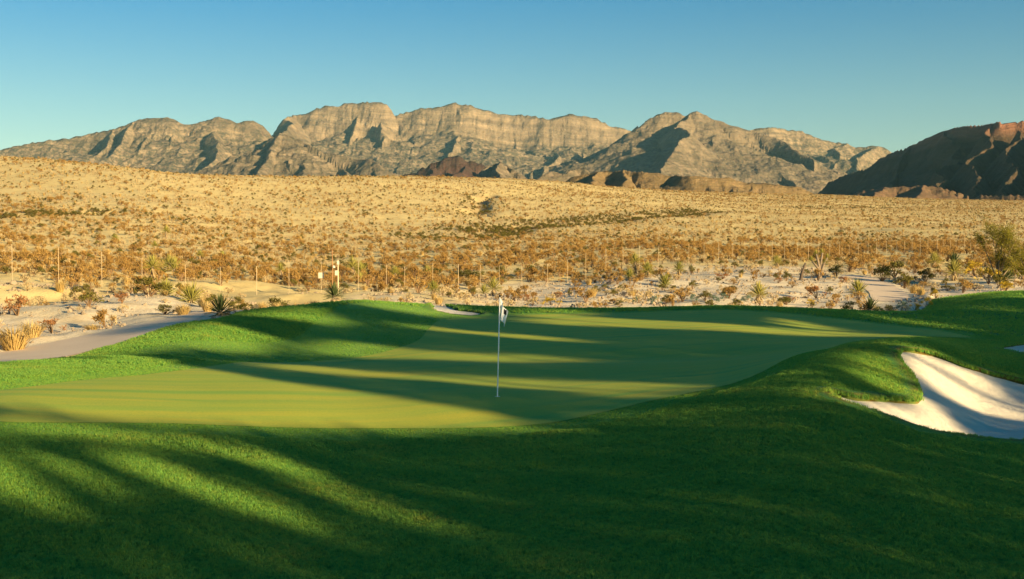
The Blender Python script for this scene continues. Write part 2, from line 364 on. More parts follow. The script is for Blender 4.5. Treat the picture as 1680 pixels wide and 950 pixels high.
# gullies that cross the desert
def pathpts(pp): return np.array([hit(*p, ymin=80) for p in pp])
GULLY = [(pathpts([(740,392),(790,381),(850,373),(920,367),(990,361),(1060,354),(1130,349),(1165,345)]), 1.3, 6.5),
         (pathpts([(-60,356),(20,352),(90,350),(160,346)]), 2.2, 4.0),
         (pathpts([(800,318),(788,330),(780,342),(775,352)]), 2.4, 3.5),
         (pathpts([(1310,342),(1360,340),(1420,342),(1470,339)]), 2.2, 6.0),
         (pathpts([(500,436),(560,440),(620,446)]), 0.7, 2.2),
         (pathpts([(740,452),(800,455),(850,450)]), 0.5, 2.0)]
def polydist(P, X, Y):
    d = np.full(np.shape(X), 1e9)
    for (ax, ay), (bx, by) in zip(P[:-1], P[1:]):
        ex, ey = bx-ax, by-ay; t = np.clip(((X-ax)*ex+(Y-ay)*ey)/(ex*ex+ey*ey+1e-9), 0, 1)
        d = np.minimum(d, np.hypot(X-ax-t*ex, Y-ay-t*ey))
    return d
PATHS = [('left', smooth_poly([hit(*p, ymin=34.6) for p in ((-120,648),(-60,622),(0,607),(90,589),(200,563),(290,540))] + [((335-CX)/F*56, 56.), ((352-CX)/F*60, 60.)] + [((325-CX)/F*61, 61.)] + [hit(*p, ymin=37) for p in ((240,531),(120,555),(0,580),(-80,600),(-150,622))], 6)),
         ('right', smooth_poly([hit(*p, ymin=76) for p in ((1436,494),(1490,490),(1474,473),(1445,459),(1405,452),(1380,454),(1400,463),(1424,478))], 6))]
def desert_z(X, Y):
    X = np.asarray(X, float); Y = np.asarray(Y, float)
    z = zbase(X, Y)
    px = px_of(X, Y); e = Y - y_turf(px)
    out = sstep(0.0, 6.0, e)
    bump = (0.34+0.35*sstep(150, 70, Y))*fbm(X/7.0, Y/7.0, 4, 31) + 0.9*fbm(X/45.0, Y/45.0, 3, 77)*sstep(90, 260, Y)
    pth = np.zeros_like(z)
    for nm, P in PATHS: pth = np.maximum(pth, sstep(-1.5, 0.2, sdf_local(P, X, Y, 3.0)))
    z = z + bump*out*(1-pth)
    for P, dep, w in GULLY:
        wob = 1 + 0.5*fbm(X/12, Y/12, 3, 12)
        z = z - dep*np.exp(-(polydist(P, X+3*fbm(X/20, Y/20, 2, 8), Y)/(w*wob))**2)*sstep(60, 90, Y)
    return z

# ---- rough turf sheet
uu = np.linspace(-0.78, 0.78, 620)
yy = np.exp(np.concatenate([np.linspace(math.log(4), math.log(14), 70)[:-1], np.linspace(math.log(14), math.log(34), 400)[:-1], np.linspace(math.log(34), math.log(102), 230)]))
UU, YY = np.meshgrid(uu, yy); XX = UU*YY
zz = turf_z(XX, YY)
e = YY - y_turf(px_of(XX, YY)) + 0.5*fbm(XX/2.5, YY/2.5, 3, 3)*sstep(10, 40, YY)
fr = np.zeros_like(zz); lip = np.zeros_like(zz)
gs = sdf_local(GREEN, XX, YY, 8.0)
collar = 1.1 + 3.6*sstep(36, 40, YY)*sstep(-1.0, -5.0, XX)
fr = sstep(0.05, -0.05, -gs-collar)
for nm, P, dep in BUNKERS:
    s = sdf_local(P, XX, YY, 1.5)
    lip = np.maximum(lip, sstep(-0.32, -0.05, s)*(0.35+0.65*vnoise(XX*3, YY*3, 4)))
    zz = zz + 0.07*sstep(-0.7, -0.1, s)*sstep(0.05, -0.02, s) - 0.9*sstep(-0.02, 0.10, s)
zz = zz - 0.8*sstep(0.0, 0.5, e)
me = np_mesh('rough_turf', np.stack([XX, YY, zz], -1).reshape(-1, 3), grid_faces(*XX.shape))
fattr(me, 'fringe', fr); fattr(me, 'lip', lip)
tag(obj('golf_rough', me, MT), kind='structure')

def cdt_sheet(name, poly, step, zfun, m, lift=0.0):
    lo, hi = poly.min(0), poly.max(0)
    gx, gy = np.meshgrid(np.arange(lo[0], hi[0], step), np.arange(lo[1], hi[1], step))
    gx = gx + (np.arange(gx.shape[0]) % 2)[:, None]*step*0.5
    s = sdf(poly, gx, gy); k = s > step*0.6
    pts = [Vector(p) for p in poly] + [Vector(p) for p in np.stack([gx[k], gy[k]], -1)]
    n = len(poly)
    r = delaunay_2d_cdt(pts, [(i, (i+1) % n) for i in range(n)], [], 1, 1e-5)
    v = np.array([(p.x, p.y) for p in r[0]]); z = zfun(v[:, 0], v[:, 1])+lift
    me = np_mesh(name, np.column_stack([v, z]), np.array([f for f in r[2] if len(f) == 3]))
    o = obj(name, me, m); tag(o, kind='structure'); return o
cdt_sheet('putting_green', GREEN, 0.32, turf_z, MG, 0.010)
for nm, P, dep in BUNKERS:
    c = P.mean(0)
    # a little under the turf edge
    N = len(P); t = np.roll(P, -1, 0)-np.roll(P, 1, 0); nr = np.column_stack([t[:, 1], -t[:, 0]]); nr /= np.linalg.norm(nr, axis=1)[:, None]+1e-9
    area = 0.5*np.sum(P[:, 0]*np.roll(P[:, 1], -1)-np.roll(P[:, 0], -1)*P[:, 1]); nr *= np.sign(area)
    def sz(X, Y, P=P, dep=dep):
        s = sdf(P, X, Y)
        return turf_z(X, Y) - 0.05 - dep*sstep(-0.05, 1.7, s) + 0.03*fbm(X*1.6, Y*1.6, 4, 9)
    cdt_sheet('bunker_sand', P, 0.14 if nm == 'near' else 0.22, sz, MS)
for nm, P in PATHS:
    cdt_sheet('cart_path', P, 0.6, lambda X, Y: zbase(X, Y)+0.022, MP)

# ---- desert sheet
uu = np.linspace(-0.62, 0.62, 640)
yy = np.exp(np.concatenate([np.linspace(math.log(24), math.log(130), 300)[:-1], np.linspace(math.log(130), math.log(2400), 330)]))
UU, YY = np.meshgrid(uu, yy); XX = UU*YY
zz = desert_z(XX, YY); px = px_of(XX, YY); e = YY-y_turf(px)
zz = zz - 0.9*sstep(0.2, -2.0, e)
me = np_mesh('desert_ground', np.stack([XX, YY, zz], -1).reshape(-1, 3), grid_faces(*XX.shape))
lim = np.interp(px, [-200, 200, 500, 800, 950, 1100, 1400, 1800], [72, 74, 82, 100, 118, 135, 135, 125])
fattr(me, 'near', sstep(1.15, 0.85, YY/lim + 0.25*fbm(XX/9, YY/9, 4, 55)))
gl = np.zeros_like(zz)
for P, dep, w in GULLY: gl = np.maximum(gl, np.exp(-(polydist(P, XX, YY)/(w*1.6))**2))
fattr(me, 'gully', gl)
tag(obj('desert_ground', me, MD), kind='structure')
# a wide base sheet that carries the ground on to every side
bm = bmesh.new()
for x, y in ((-7000, -1500), (7000, -1500), (7000, 9000), (-7000, 9000)): bm.verts.new((x, y, -14.0))
bm.faces.new(bm.verts); me = bpy.data.meshes.new('ground'); bm.to_mesh(me); bm.free()
fattr(me, 'near', np.zeros(4)); fattr(me, 'gully', np.zeros(4))
tag(obj('ground', me, MD), kind='structure')
# ------------------------------------------------------------------ mountains: ridge skeletons worn by gullies
def mountain(name, ridges, px0, px1, y0, y1, k1, d1, k2, mat, cols=None, rows=200, gA=30, gL=150, nA=25, nL=300, terr=0, zfoot=None, seed=1, lab=None):
    nc = cols or int((px1-px0)*0.95)
    p = np.linspace(px0, px1, nc); y = np.exp(np.linspace(math.log(y0), math.log(y1), rows))
    P, Y = np.meshgrid(p, y); X = (P-CX)/F*Y
    wx = X + nL*0.22*fbm(X/nL, Y/nL, 4, seed+3); wy = Y + nL*0.22*fbm(X/nL+31, Y/nL+7, 4, seed+5)
    best = np.full(X.shape, -1e9); bs = np.zeros(X.shape); bd = np.zeros(X.shape); off = 0.0
    for R in ridges:
        Q = np.array([pix(a, b, c*1000.0) for a, b, c in R])
        for A, B in zip(Q[:-1], Q[1:]):
            ex, ey = B[0]-A[0], B[1]-A[1]; L2 = ex*ex+ey*ey+1e-6; L = math.sqrt(L2)
            t = np.clip(((wx-A[0])*ex+(wy-A[1])*ey)/L2, 0, 1)
            d = np.hypot(wx-A[0]-t*ex, wy-A[1]-t*ey)
            z = A[2]+(B[2]-A[2])*t - k1*np.minimum(d, d1) - k2*np.maximum(0, d-d1)
            m = z > best
            best = np.where(m, z, best); bs = np.where(m, off+t*L, bs); bd = np.where(m, d, bd)
            off += L
        off += 777.0
    gw = 0.35*fbm(X/(gL*1.5), Y/(gL*1.5), 3, seed+9)
    g = (1-ridged(bs/gL+gw*2, bd/(gL*5.0)+3.3, 4, seed+20, 0.55))
    depth = sstep(0, d1*1.2+gL*0.5, bd)
    fl_ = 1-ridged(bs/(gL*0.30)+gw*3, bd/(gL*2.0), 3, seed+33, 0.6)
    z = best - gA*3.0*g*depth*(0.4+0.6*depth)
    z = z + nA*(ridged(X/nL, Y/nL, 5, seed+40)-0.62)*(0.25+0.75*depth) + nA*0.75*(ridged(X/(nL*0.22), Y/(nL*0.22), 4, seed+60)-0.62)*(0.35+0.65*depth)
    z = z - nA*0.40*fl_*sstep(0, gL*0.4, bd)
    if terr:
        S = terr; q = (z + 0.07*X + 40*fbm(X/900, Y/900, 3, seed+70))/S; fr_ = q-np.floor(q)
        stp = np.floor(q)+sstep(0.25, 0.75, fr_)
        z = z + 0.45*(stp-q)*S*sstep(0, 60, bd)*sstep(d1*2.6, d1*0.8, bd)
    if zfoot is not None:
        ft = zfoot(X, Y); z = np.maximum(z, ft-40) 
    me = np_mesh(name, np.stack([X, Y, z], -1).reshape(-1, 3), grid_faces(*X.shape))
    o = obj(name, me, mat); tag(o, lab, kind='structure'); return o

ROCK = rock_material('limestone_bands', (0.33, 0.245, 0.155), (0.125, 0.095, 0.065), (0.055, 0.056, 0.036), 420, 700, tilt=0.10)
ROCK2 = rock_material('limestone_grey', (0.26, 0.198, 0.13), (0.145, 0.112, 0.076), (0.066, 0.062, 0.04), 250, 520, vegamt=0.6)
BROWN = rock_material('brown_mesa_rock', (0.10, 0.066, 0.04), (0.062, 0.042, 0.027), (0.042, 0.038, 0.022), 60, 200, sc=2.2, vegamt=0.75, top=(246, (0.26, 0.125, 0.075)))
TAN = rock_material('tan_hills', (0.27, 0.185, 0.092), (0.22, 0.15, 0.075), (0.15, 0.11, 0.05), 0, 400, sc=4.0, vegamt=0.7)
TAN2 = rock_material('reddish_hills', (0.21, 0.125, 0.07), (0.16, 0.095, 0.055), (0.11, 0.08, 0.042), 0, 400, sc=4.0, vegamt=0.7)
REDR = rock_material('red_sandstone_shaded', (0.10, 0.052, 0.040), (0.06, 0.036, 0.029), (0.05, 0.042, 0.03), 150, 320, sc=2.0, vegamt=0.5)  # red stone with the outcrop's shade put into its darkened colours

crest = lambda pts, y: [(a, b, y if not c else c[0]) for a, b, *c in pts]
mountain('mountain_range', [
  crest([(-170,272),(-60,258),(0,249),(30,240),(65,232),(100,225),(150,215),(185,211),(210,203),(225,197),(250,196),(278,195),(300,205),(320,203),(345,193),(370,196),(385,201),(410,198),(428,206,6.05),(440,222,6.1),(448,250,6.1),(456,290,6.1)], 6.0),
  [(180,212,6.0),(165,240,5.75),(120,272,5.35)], [(215,201,6.0),(190,236,5.7),(140,274,5.3)], [(240,225,5.85),(212,252,5.6),(170,280,5.25)],
  [(282,225,5.88),(270,258,5.55),(235,292,5.15)], [(352,215,5.85),(362,250,5.5),(325,292,5.1)], [(100,245,5.85),(70,265,5.5)]],
  -170, 520, 4700, 6700, 0.85, 120, 0.36, ROCK, gA=16, gL=150, nA=44, nL=420, terr=30, seed=11, lab='pale banded limestone ridge at the left end of the range')
def spur(px, cr, w=-16, lift=0, a=(6.86, 6.5, 5.95)): return [(px, cr+46, a[0]), (px+w*0.3, cr+66-lift, a[1]), (px+w, 283, a[2])]
mountain('mountain_range', [
  crest([(440,226),(470,206),(490,189),(505,187),(520,180),(540,174),(570,171),(585,167.5),(615,167),(640,169),(650,178),(658,190),(665,187),(690,178),(720,173),(735,167.5),(760,169.5),(780,176),(820,184),(870,188),(900,196),(920,192),(945,187),(970,189),(1000,201),(1015,208),(1030,210),(1070,220),(1110,240)], 7.0),
  [(490,189,7.0),(484,194,6.6),(476,203,6.2),(468,216,5.8),(456,240,5.4),(440,270,5.1)], [(600,190,6.92),(585,222,6.7),(540,262,6.2),(505,285,5.9)], [(645,200,6.85),(628,240,6.5),(598,285,5.95)],
  spur(700, 178, -34, 4), spur(752, 171, -30, 6), spur(800, 182, -22), spur(838, 188, -26, 5), spur(886, 194, -18), spur(925, 194, -30, 5), spur(968, 192, -24, 3), spur(1005, 206, -14)],
  400, 1110, 4900, 7800, 1.2, 150, 0.31, ROCK, rows=260, gA=18, gL=140, nA=46, nL=380, terr=34, seed=21, lab='tall pale limestone massif with layered cliffs in the middle of the range')
mountain('mountain_range', [
  [(330,292,4.1),(350,285,4.15),(395,256,4.25),(430,240,4.35),(447,224,4.4),(460,218,4.4),(475,220,4.4),(500,232,4.4),(540,250,4.35),(590,261,4.3),(622,262,4.2),(637,271,4.15),(650,290,4.1)],
  [(460,218,4.4),(448,258,4.15),(420,298,3.85)], [(505,262,4.2),(498,285,4.0)], [(570,275,4.15),(560,298,3.9)]],
  300, 680, 3500, 4900, 0.60, 60, 0.42, ROCK2, gA=14, gL=80, nA=30, nL=200, seed=31, lab='pointed bare foothill in front of the pale range')
mountain('mountain_range', [
  crest([(930,278,4.9),(960,262,4.9),(1000,238),(1030,215),(1048,202),(1065,190),(1085,181),(1110,183),(1122,188),(1135,184),(1148,180),(1165,186),(1180,195),(1200,198),(1215,205),(1250,213),(1290,228,4.9),(1320,252,4.7),(1345,285,4.5),(1370,310,4.3)], 5.0),
  [(1132,186,5.0),(1130,200,4.8),(1124,222,4.5),(1108,246,4.2),(1090,272,3.95),(1078,298,3.7)], [(1190,235,4.75),(1205,268,4.5),(1220,302,4.1)], [(1235,240,4.75),(1265,272,4.5),(1300,305,4.15)], [(1085,181,5.0),(1068,222,4.85),(1045,262,4.6)]],
  900, 1420, 3500, 5700, 0.72, 110, 0.40, ROCK2, rows=230, gA=14, gL=110, nA=34, nL=320, seed=41, lab='grey peak whose left flank lies in deep shadow')
mountain('mountain_range', [
  crest([(1180,222),(1230,214),(1260,210.5),(1290,210),(1320,213),(1345,222),(1362,228),(1376,233),(1392,240),(1410,238),(1426,237.5),(1448,245),(1463,251),(1485,266),(1530,290)], 6.4),
  [(1378,233,6.4),(1372,258,6.2),(1345,288,5.8)], [(1426,238,6.4),(1408,258,6.2),(1390,288,5.8)]],
  1170, 1560, 5300, 7000, 1.0, 120, 0.38, ROCK, rows=160, gA=15, gL=130, nA=34, nL=320, terr=30, seed=51, lab='low pale ridge between the grey peak and the dark mesa')
mountain('mesa', [
  [(1335,316,3.35),(1360,298,3.3),(1385,289,3.2),(1430,276,3.05),(1455,259,2.95),(1480,246,2.85),(1500,236,2.78),(1520,229,2.7),(1550,216,2.6),(1580,208,2.5),(1610,204,2.42),(1628,200,2.36),(1660,199,2.36),(1700,198,2.34),(1780,197,2.3),(1900,197,2.25)],
  [(1560,214,2.55),(1550,258,2.35),(1555,280,2.1),(1545,316,1.85)], [(1610,204,2.42),(1605,255,2.15),(1604,280,1.95),(1596,318,1.75)], [(1660,214,2.30),(1655,258,2.0),(1650,285,1.8),(1640,322,1.65)], [(1720,210,2.2),(1705,262,1.85),(1698,292,1.7),(1688,328,1.55)], [(1500,236,2.78),(1470,280,2.6),(1440,310,2.3)]],
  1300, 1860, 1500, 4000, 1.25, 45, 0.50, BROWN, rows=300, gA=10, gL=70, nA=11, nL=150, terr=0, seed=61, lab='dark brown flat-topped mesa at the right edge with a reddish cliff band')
mountain('hill', [
  [(905,312,1.5),(925,298,1.5),(945,288,1.5),(975,281,1.5),(1010,280,1.5),(1030,279.5,1.48),(1060,282,1.45),(1100,288,1.45)], [(1100,288,1.45),(1135,287,1.4),(1165,289,1.4),(1200,291,1.4),(1230,298,1.4),(1262,301,1.4),(1300,308,1.4),(1345,322,1.4)],
  [(985,281,1.5),(975,296,1.40),(960,316,1.3)], [(1030,279.5,1.48),(1022,300,1.38)]],
  880, 1380, 1000, 1750, 0.75, 12, 0.30, TAN, rows=140, gA=3.5, gL=45, nA=7, nL=70, seed=71, lab='low tan butte hills at the foot of the grey peak')
mountain('hill', [
  [(1380,326,1.7),(1415,314,1.7),(1450,306,1.68),(1500,303,1.66),(1540,306,1.64),(1570,316,1.62),(1600,326,1.6)], [(1590,328,1.5),(1615,318,1.5),(1640,321,1.48),(1690,318,1.45),(1760,325,1.4)],
  [(1450,306,1.68),(1430,325,1.5)], [(1510,303,1.66),(1500,326,1.5)]],
  1360, 1800, 1150, 1900, 0.5, 12, 0.30, TAN2, rows=110, gA=3, gL=40, nA=6, nL=60, seed=81, lab='low reddish hills below the dark mesa')
mountain('hill', [
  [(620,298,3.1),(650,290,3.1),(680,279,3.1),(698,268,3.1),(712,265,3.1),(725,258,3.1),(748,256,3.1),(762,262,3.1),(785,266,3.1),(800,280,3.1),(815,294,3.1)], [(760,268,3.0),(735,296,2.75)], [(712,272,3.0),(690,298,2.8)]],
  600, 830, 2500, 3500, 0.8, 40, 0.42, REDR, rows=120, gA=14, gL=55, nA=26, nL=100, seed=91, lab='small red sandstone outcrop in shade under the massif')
mountain('hill', [
  [(770,300,2.9),(790,278,2.95),(810,268,3.0),(822,263,3.0),(835,270,3.0),(860,285,2.95),(880,300,2.9)], [(870,298,2.6),(890,284,2.65),(905,280,2.7),(935,284,2.7),(950,276,2.75),(962,276,2.75),(985,290,2.7),(1010,298,2.6)], [(822,263,3.0),(828,295,2.7)]],
  750, 1040, 2350, 3300, 0.75, 40, 0.5, ROCK2, rows=120, gA=10, gL=60, nA=16, nL=120, seed=101, lab='small grey hillocks between the red outcrop and the tan buttes')
#NEXT
# outer rough around and behind the camera, lower than the modelled turf
gx, gy = np.meshgrid(np.linspace(-180, 260, 90), np.linspace(-160, 112, 60))
me = np_mesh('outer_rough', np.stack([gx, gy, -0.22+0*gx], -1).reshape(-1, 3), grid_faces(*gx.shape))
fattr(me, 'fringe', np.zeros(gx.size)); fattr(me, 'lip', np.zeros(gx.size))
tag(obj('outer_rough', me, MT), kind='structure')
def land_z(x, y):
    if y > 4 and abs(x/y) < 0.77:
        if y < float(y_turf(px_of(x, y))): return float(turf_z(np.array(x), np.array(y)))
        return float(desert_z(np.array([x]), np.array([y]))[0])
    return -0.22

# ------------------------------------------------------------------ plant building kit
class TB:
    """triangle soup builder"""
    def __init__(s): s.V = []; s.T = []; s.M = []; s.D = []; s.n = 0
    def add(s, V, T, mat=0, dead=0.0):
        V = np.asarray(V, float).reshape(-1, 3); T = np.asarray(T, int).reshape(-1, 3)
        s.V.append(V); s.T.append(T+s.n); s.M.append(np.full(len(T), mat)); s.D.append(np.full(len(V), dead)); s.n += len(V)
    def tube(s, P, R, k=5, mat=0, dead=0.0):
        P = np.asarray(P, float); n = len(P); V = []
        for i in range(n):
            t = P[min(i+1, n-1)]-P[max(i-1, 0)]; t = t/(np.linalg.norm(t)+1e-9)
            a = np.cross(t, (0.31, 0.87, 0.38) if abs(t[2]) > 0.8 else (0, 0, 1)); a /= np.linalg.norm(a)+1e-9; b = np.cross(t, a)
            for j in range(k):
                th = 2*math.pi*j/k; V.append(P[i]+R[i]*(math.cos(th)*a+math.sin(th)*b))
        T = []
        for i in range(n-1):
            for j in range(k):
                a, b, c, d = i*k+j, i*k+(j+1) % k, (i+1)*k+(j+1) % k, (i+1)*k+j
                T += [(a, b, c), (a, c, d)]
        V.append(P[-1]); e = len(V)-1
        for j in range(k): T.append(((n-1)*k+j, (n-1)*k+(j+1) % k, e))
        s.add(V, T, mat, dead)
    def leaves(s, C, size, r, mat=0, up=0.0, aspect=0.45, dead=0.0):
        C = np.asarray(C, float); n = len(C)
        d = r.normal(size=(n, 3)); d[:, 2] += up; d /= np.linalg.norm(d, axis=1)[:, None]
        q = r.normal(size=(n, 3)); q = np.cross(d, q); q /= np.linalg.norm(q, axis=1)[:, None]+1e-9
        L = size*r.uniform(0.6, 1.4, n)[:, None]
        V = np.stack([C-q*L*aspect*0.5, C+q*L*aspect*0.5, C+d*L], 1).reshape(-1, 3)
        s.add(V, np.arange(3*n).reshape(-1, 3), mat, dead)
    def mesh(s, name, mats, smooth=False):
        me = np_mesh(name, np.concatenate(s.V), np.concatenate(s.T), smooth)
        for m in mats: me.materials.append(m)
        me.polygons.foreach_set('material_index', np.concatenate(s.M).astype(np.int32))
        fattr(me, 'dead', np.concatenate(s.D)); return me
def R_(seed): return np.random.default_rng(seed)

L_CREO = leaf_mat('creosote_leaf', (0.25, 0.14, 0.035), (0.40, 0.255, 0.08), 0.30)
L_PALE = leaf_mat('bursage_leaf', (0.40, 0.30, 0.145), (0.58, 0.46, 0.26), 0.25)
L_STRAW = leaf_mat('straw_leaf', (0.46, 0.32, 0.11), (0.58, 0.43, 0.18), 0.3)
L_OLIVE = leaf_mat('olive_leaf', (0.075, 0.070, 0.014), (0.15, 0.13, 0.026), 0.25)
L_YELL = leaf_mat('rabbitbrush_leaf', (0.40, 0.27, 0.020), (0.50, 0.36, 0.05), 0.3)
L_TEAL = leaf_mat('bluegreen_leaf', (0.10, 0.15, 0.11), (0.14, 0.19, 0.145), 0.15)
L_RED = leaf_mat('rust_leaf', (0.26, 0.12, 0.045), (0.34, 0.17, 0.07), 0.25)
L_DARK = leaf_mat('dark_leaf', (0.035, 0.045, 0.010), (0.07, 0.075, 0.018), 0.2)
L_YUC = leaf_mat('yucca_leaf', (0.19, 0.19, 0.035), (0.33, 0.29, 0.075), 0.2)
L_YUCD = leaf_mat('green_yucca_leaf', (0.045, 0.065, 0.022), (0.09, 0.11, 0.035), 0.15)
L_DEAD = leaf_mat('dead_yucca_leaf', (0.36, 0.26, 0.13), (0.48, 0.37, 0.20), 0.15)
L_PV = leaf_mat('palo_verde_leaf', (0.17, 0.16, 0.018), (0.28, 0.24, 0.035), 0.35)
L_TREE = leaf_mat('tree_leaf', (0.04, 0.07, 0.012), (0.07, 0.10, 0.02), 0.2)
WOOD = plain_mat('grey_bark', (0.20, 0.155, 0.11), 0.95, 0.1, 0, 0.3)
TWIG = plain_mat('twig', (0.19, 0.12, 0.065), 0.95, 0.1, 0, 0.3)

def shrub_tb(seed, n=230, leaf=0.10, lobes=9, flat=0.75, stems=14, up=0.8, aspect=0.4, hollow=0.35, parts=False):
    """unit shrub about 1 m wide and 'flat' m high: stems fanning from the root, leaves in uneven lobes"""
    r = R_(seed); fol = TB(); st = fol if not parts else TB(); si = 1 if not parts else 0
    C = []
    for i in range(lobes):
        a = r.uniform(0, 6.283); el = r.uniform(0.12, 1.45); rad = r.uniform(0.26, 0.42)
        c = np.array([math.cos(a)*math.cos(el)*rad, math.sin(a)*math.cos(el)*rad, flat*(0.18+0.62*math.sin(el)*r.uniform(0.75, 1.1))])
        m = int(n/lobes*r.uniform(0.6, 1.4)); s_ = r.uniform(0.10, 0.19)
        d = r.normal(size=(m, 3)); d /= np.linalg.norm(d, axis=1)[:, None]
        C.append(c+d*s_*(hollow+(1-hollow)*r.uniform(0, 1, m)[:, None])*np.array([1, 1, flat]))
    C = np.concatenate(C); C[:, 2] = np.maximum(C[:, 2], 0.02)
    fol.leaves(C, leaf, r, 0, up, aspect)
    for i in range(stems):
        t = C[r.integers(len(C))]; mid = t*np.array([0.45, 0.45, 0.62])+r.normal(size=3)*0.02
        st.tube([(0, 0, -0.03), mid, t], [0.014, 0.010, 0.004], 3, si)
    return (fol, st) if parts else fol
def grassy_tb(seed, n=240, h=0.8, spread=0.95):
    r = R_(seed); t = TB()
    for i in range(n):
        a = r.uniform(0, 6.283); rr = 0.16*math.sqrt(r.uniform()); lean = r.uniform(0.05, 1.0)*spread; L = h*r.uniform(0.5, 1.0)
        b = np.array([math.cos(a)*rr, math.sin(a)*rr, 0]); o = np.array([math.cos(a), math.sin(a), 0]); s_ = np.array([-o[1], o[0], 0])*0.010
        m = b+o*lean*0.4*L+np.array([0, 0, 0.6*L]); e_ = b+o*lean*L*1.1+np.array([0, 0, L*(0.95-0.25*lean)])
        t.add([b-s_, b+s_, m-s_*0.8, m+s_*0.8, e_], [(0, 1, 3), (0, 3, 2), (2, 3, 4)], 0)
    return t
def yucca_parts(seed, trunk=0.9, leafL=0.62, n=85, skirt=40, w=0.05):
    """a spiky rosette on a shaggy trunk; returns crown, trunk and dead skirt builders"""
    r = R_(seed); cr, tr, sk = TB(), TB(), TB(); base = np.array([0, 0, trunk])
    bend = r.normal(size=2)*0.06
    tr.tube([(0, 0, -0.1), (bend[0]*0.5, bend[1]*0.5, trunk*0.5), (0, 0, trunk+0.05)], [0.10, 0.085, 0.075], 7)
    def blade(B, o, el, L, ww, droop, tb):
        d = np.array([o[0]*math.cos(el), o[1]*math.cos(el), math.sin(el)]); s_ = np.array([-o[1], o[0], 0])*ww*0.5
        m = B+d*L*0.45; e_ = B+d*L+np.array([0, 0, -droop*L])
        k = np.array([0, 0, 0.25*ww])
        tb.add([B-s_*0.7, B+s_*0.7, m-s_+k, m+s_+k, m-k, e_], [(0, 4, 2), (0, 1, 4), (1, 3, 4), (2, 4, 5), (4, 3, 5)])
    for i in range(n):
        a = i*2.399963; el = -0.25+1.75*((i+0.5)/n)**0.85; o = (math.cos(a), math.sin(a))
        blade(base+np.array([o[0]*0.05, o[1]*0.05, -0.10+0.20*i/n]), o, el+r.normal()*0.10, leafL*r.uniform(0.8, 1.12), w, r.uniform(0.02, 0.10), cr)
    for i in range(skirt):
        a = r.uniform(0, 6.283); o = (math.cos(a), math.sin(a)); zz_ = trunk*r.uniform(0.35, 1.0)
        blade(np.array([o[0]*0.06, o[1]*0.06, zz_]), o, r.uniform(-1.35, -0.75), min(leafL*0.75, zz_+0.12)*r.uniform(0.7, 1.0), w*0.9, 0.0, sk)
    return cr, tr, sk

PROTO = {}
def shrub_protos(kind, mats, copies, **kw):
    PROTO[kind] = [shrub_tb(hash_+k*7, **kw).mesh(kind, mats) for hash_ in (sum(map(ord, kind)),) for k in range(copies)]
shrub_protos('creosote_bush', [L_CREO, TWIG], 4, n=300, leaf=0.10, lobes=11, flat=0.72, stems=16, up=1.1)
shrub_protos('bursage_shrub', [L_PALE, TWIG], 4, n=260, leaf=0.09, lobes=10, flat=0.62, stems=8, up=0.6)
shrub_protos('olive_bush', [L_OLIVE, TWIG], 2, n=420, leaf=0.09, lobes=12, flat=0.72, stems=14, up=0.7)
shrub_protos('rust_shrub', [L_RED, TWIG], 2, n=300, leaf=0.09, lobes=9, flat=0.75, stems=14, up=0.9)
shrub_protos('rabbitbrush', [L_YELL, TWIG], 2, n=420, leaf=0.075, lobes=11, flat=0.68, stems=8, up=1.0)
shrub_protos('blue_green_shrub', [L_TEAL, TWIG], 2, n=520, leaf=0.085, lobes=12, flat=0.80, stems=4, up=1.2, hollow=0.2)
shrub_protos('dark_bush', [L_DARK, TWIG], 2, n=420, leaf=0.09, lobes=12, flat=0.75, stems=8, up=0.7)
PROTO['straw_grass'] = [grassy_tb(900+k).mesh('straw_grass', [L_STRAW]) for k in range(3)]
YUC = []
for k, (tk, n, sk) in enumerate(((0.15, 70, 10), (0.45, 80, 36), (1.1, 85, 60), (0.8, 75, 50))):
    a, b, c = yucca_parts(500+k, tk, 0.62, n, sk)
    YUC.append((a.mesh('crown', [L_YUC]), b.mesh('trunk', [WOOD]), c.mesh('dead_leaf_skirt', [L_DEAD]), a.mesh('crown', [L_YUCD]), tk+0.55))

def desert_hit(px, py):
    X, Y = hit(px, py, ymin=float(y_turf(px))+0.4)
    return X, Y, float(desert_z(np.array([X]), np.array([Y]))[0])
cnt = {}
OCC = []
def plant(kind, px, py, wpx, hpx, label, cat, group=None):
    X, Y, Z = desert_hit(px, py); k = cnt.get(kind, 0); cnt[kind] = k+1
    me = PROTO[kind][k % len(PROTO[kind])]; o = obj(kind, me)
    flat = {'straw_grass': 0.72, 'creosote_bush': 0.75, 'bursage_shrub': 0.66}.get(kind, 0.78)
    base_w = 0.85 if kind != 'straw_grass' else 0.8
    o.location = (X, Y, Z-0.02); o.rotation_euler = (0, 0, k*2.1)
    w = wpx*Y/F/base_w; h = hpx*Y/F/flat; o.scale = (w, w, h); OCC.append((X, Y, wpx*Y/F*0.5))
    return tag(o, label, cat, group)
def yucca(px, py, hpx, v, label, dark=False, group='yuccas in the desert', rz=None):
    X, Y, Z = desert_hit(px, py); a, b, c, ad, tot = YUC[v]
    s = hpx*Y/F/tot; k = cnt.get('yucca', 0); cnt['yucca'] = k+1
    e = empty('yucca', (X, Y, Z), k*1.7 if rz is None else rz); e.scale = (s, s, s)
    obj('crown', ad if dark else a, None, e); obj('trunk', b, None, e); obj('dead_leaf_skirt', c, None, e)
    OCC.append((X, Y, 0.35*s)); tag(e, label, 'yucca', group); return e

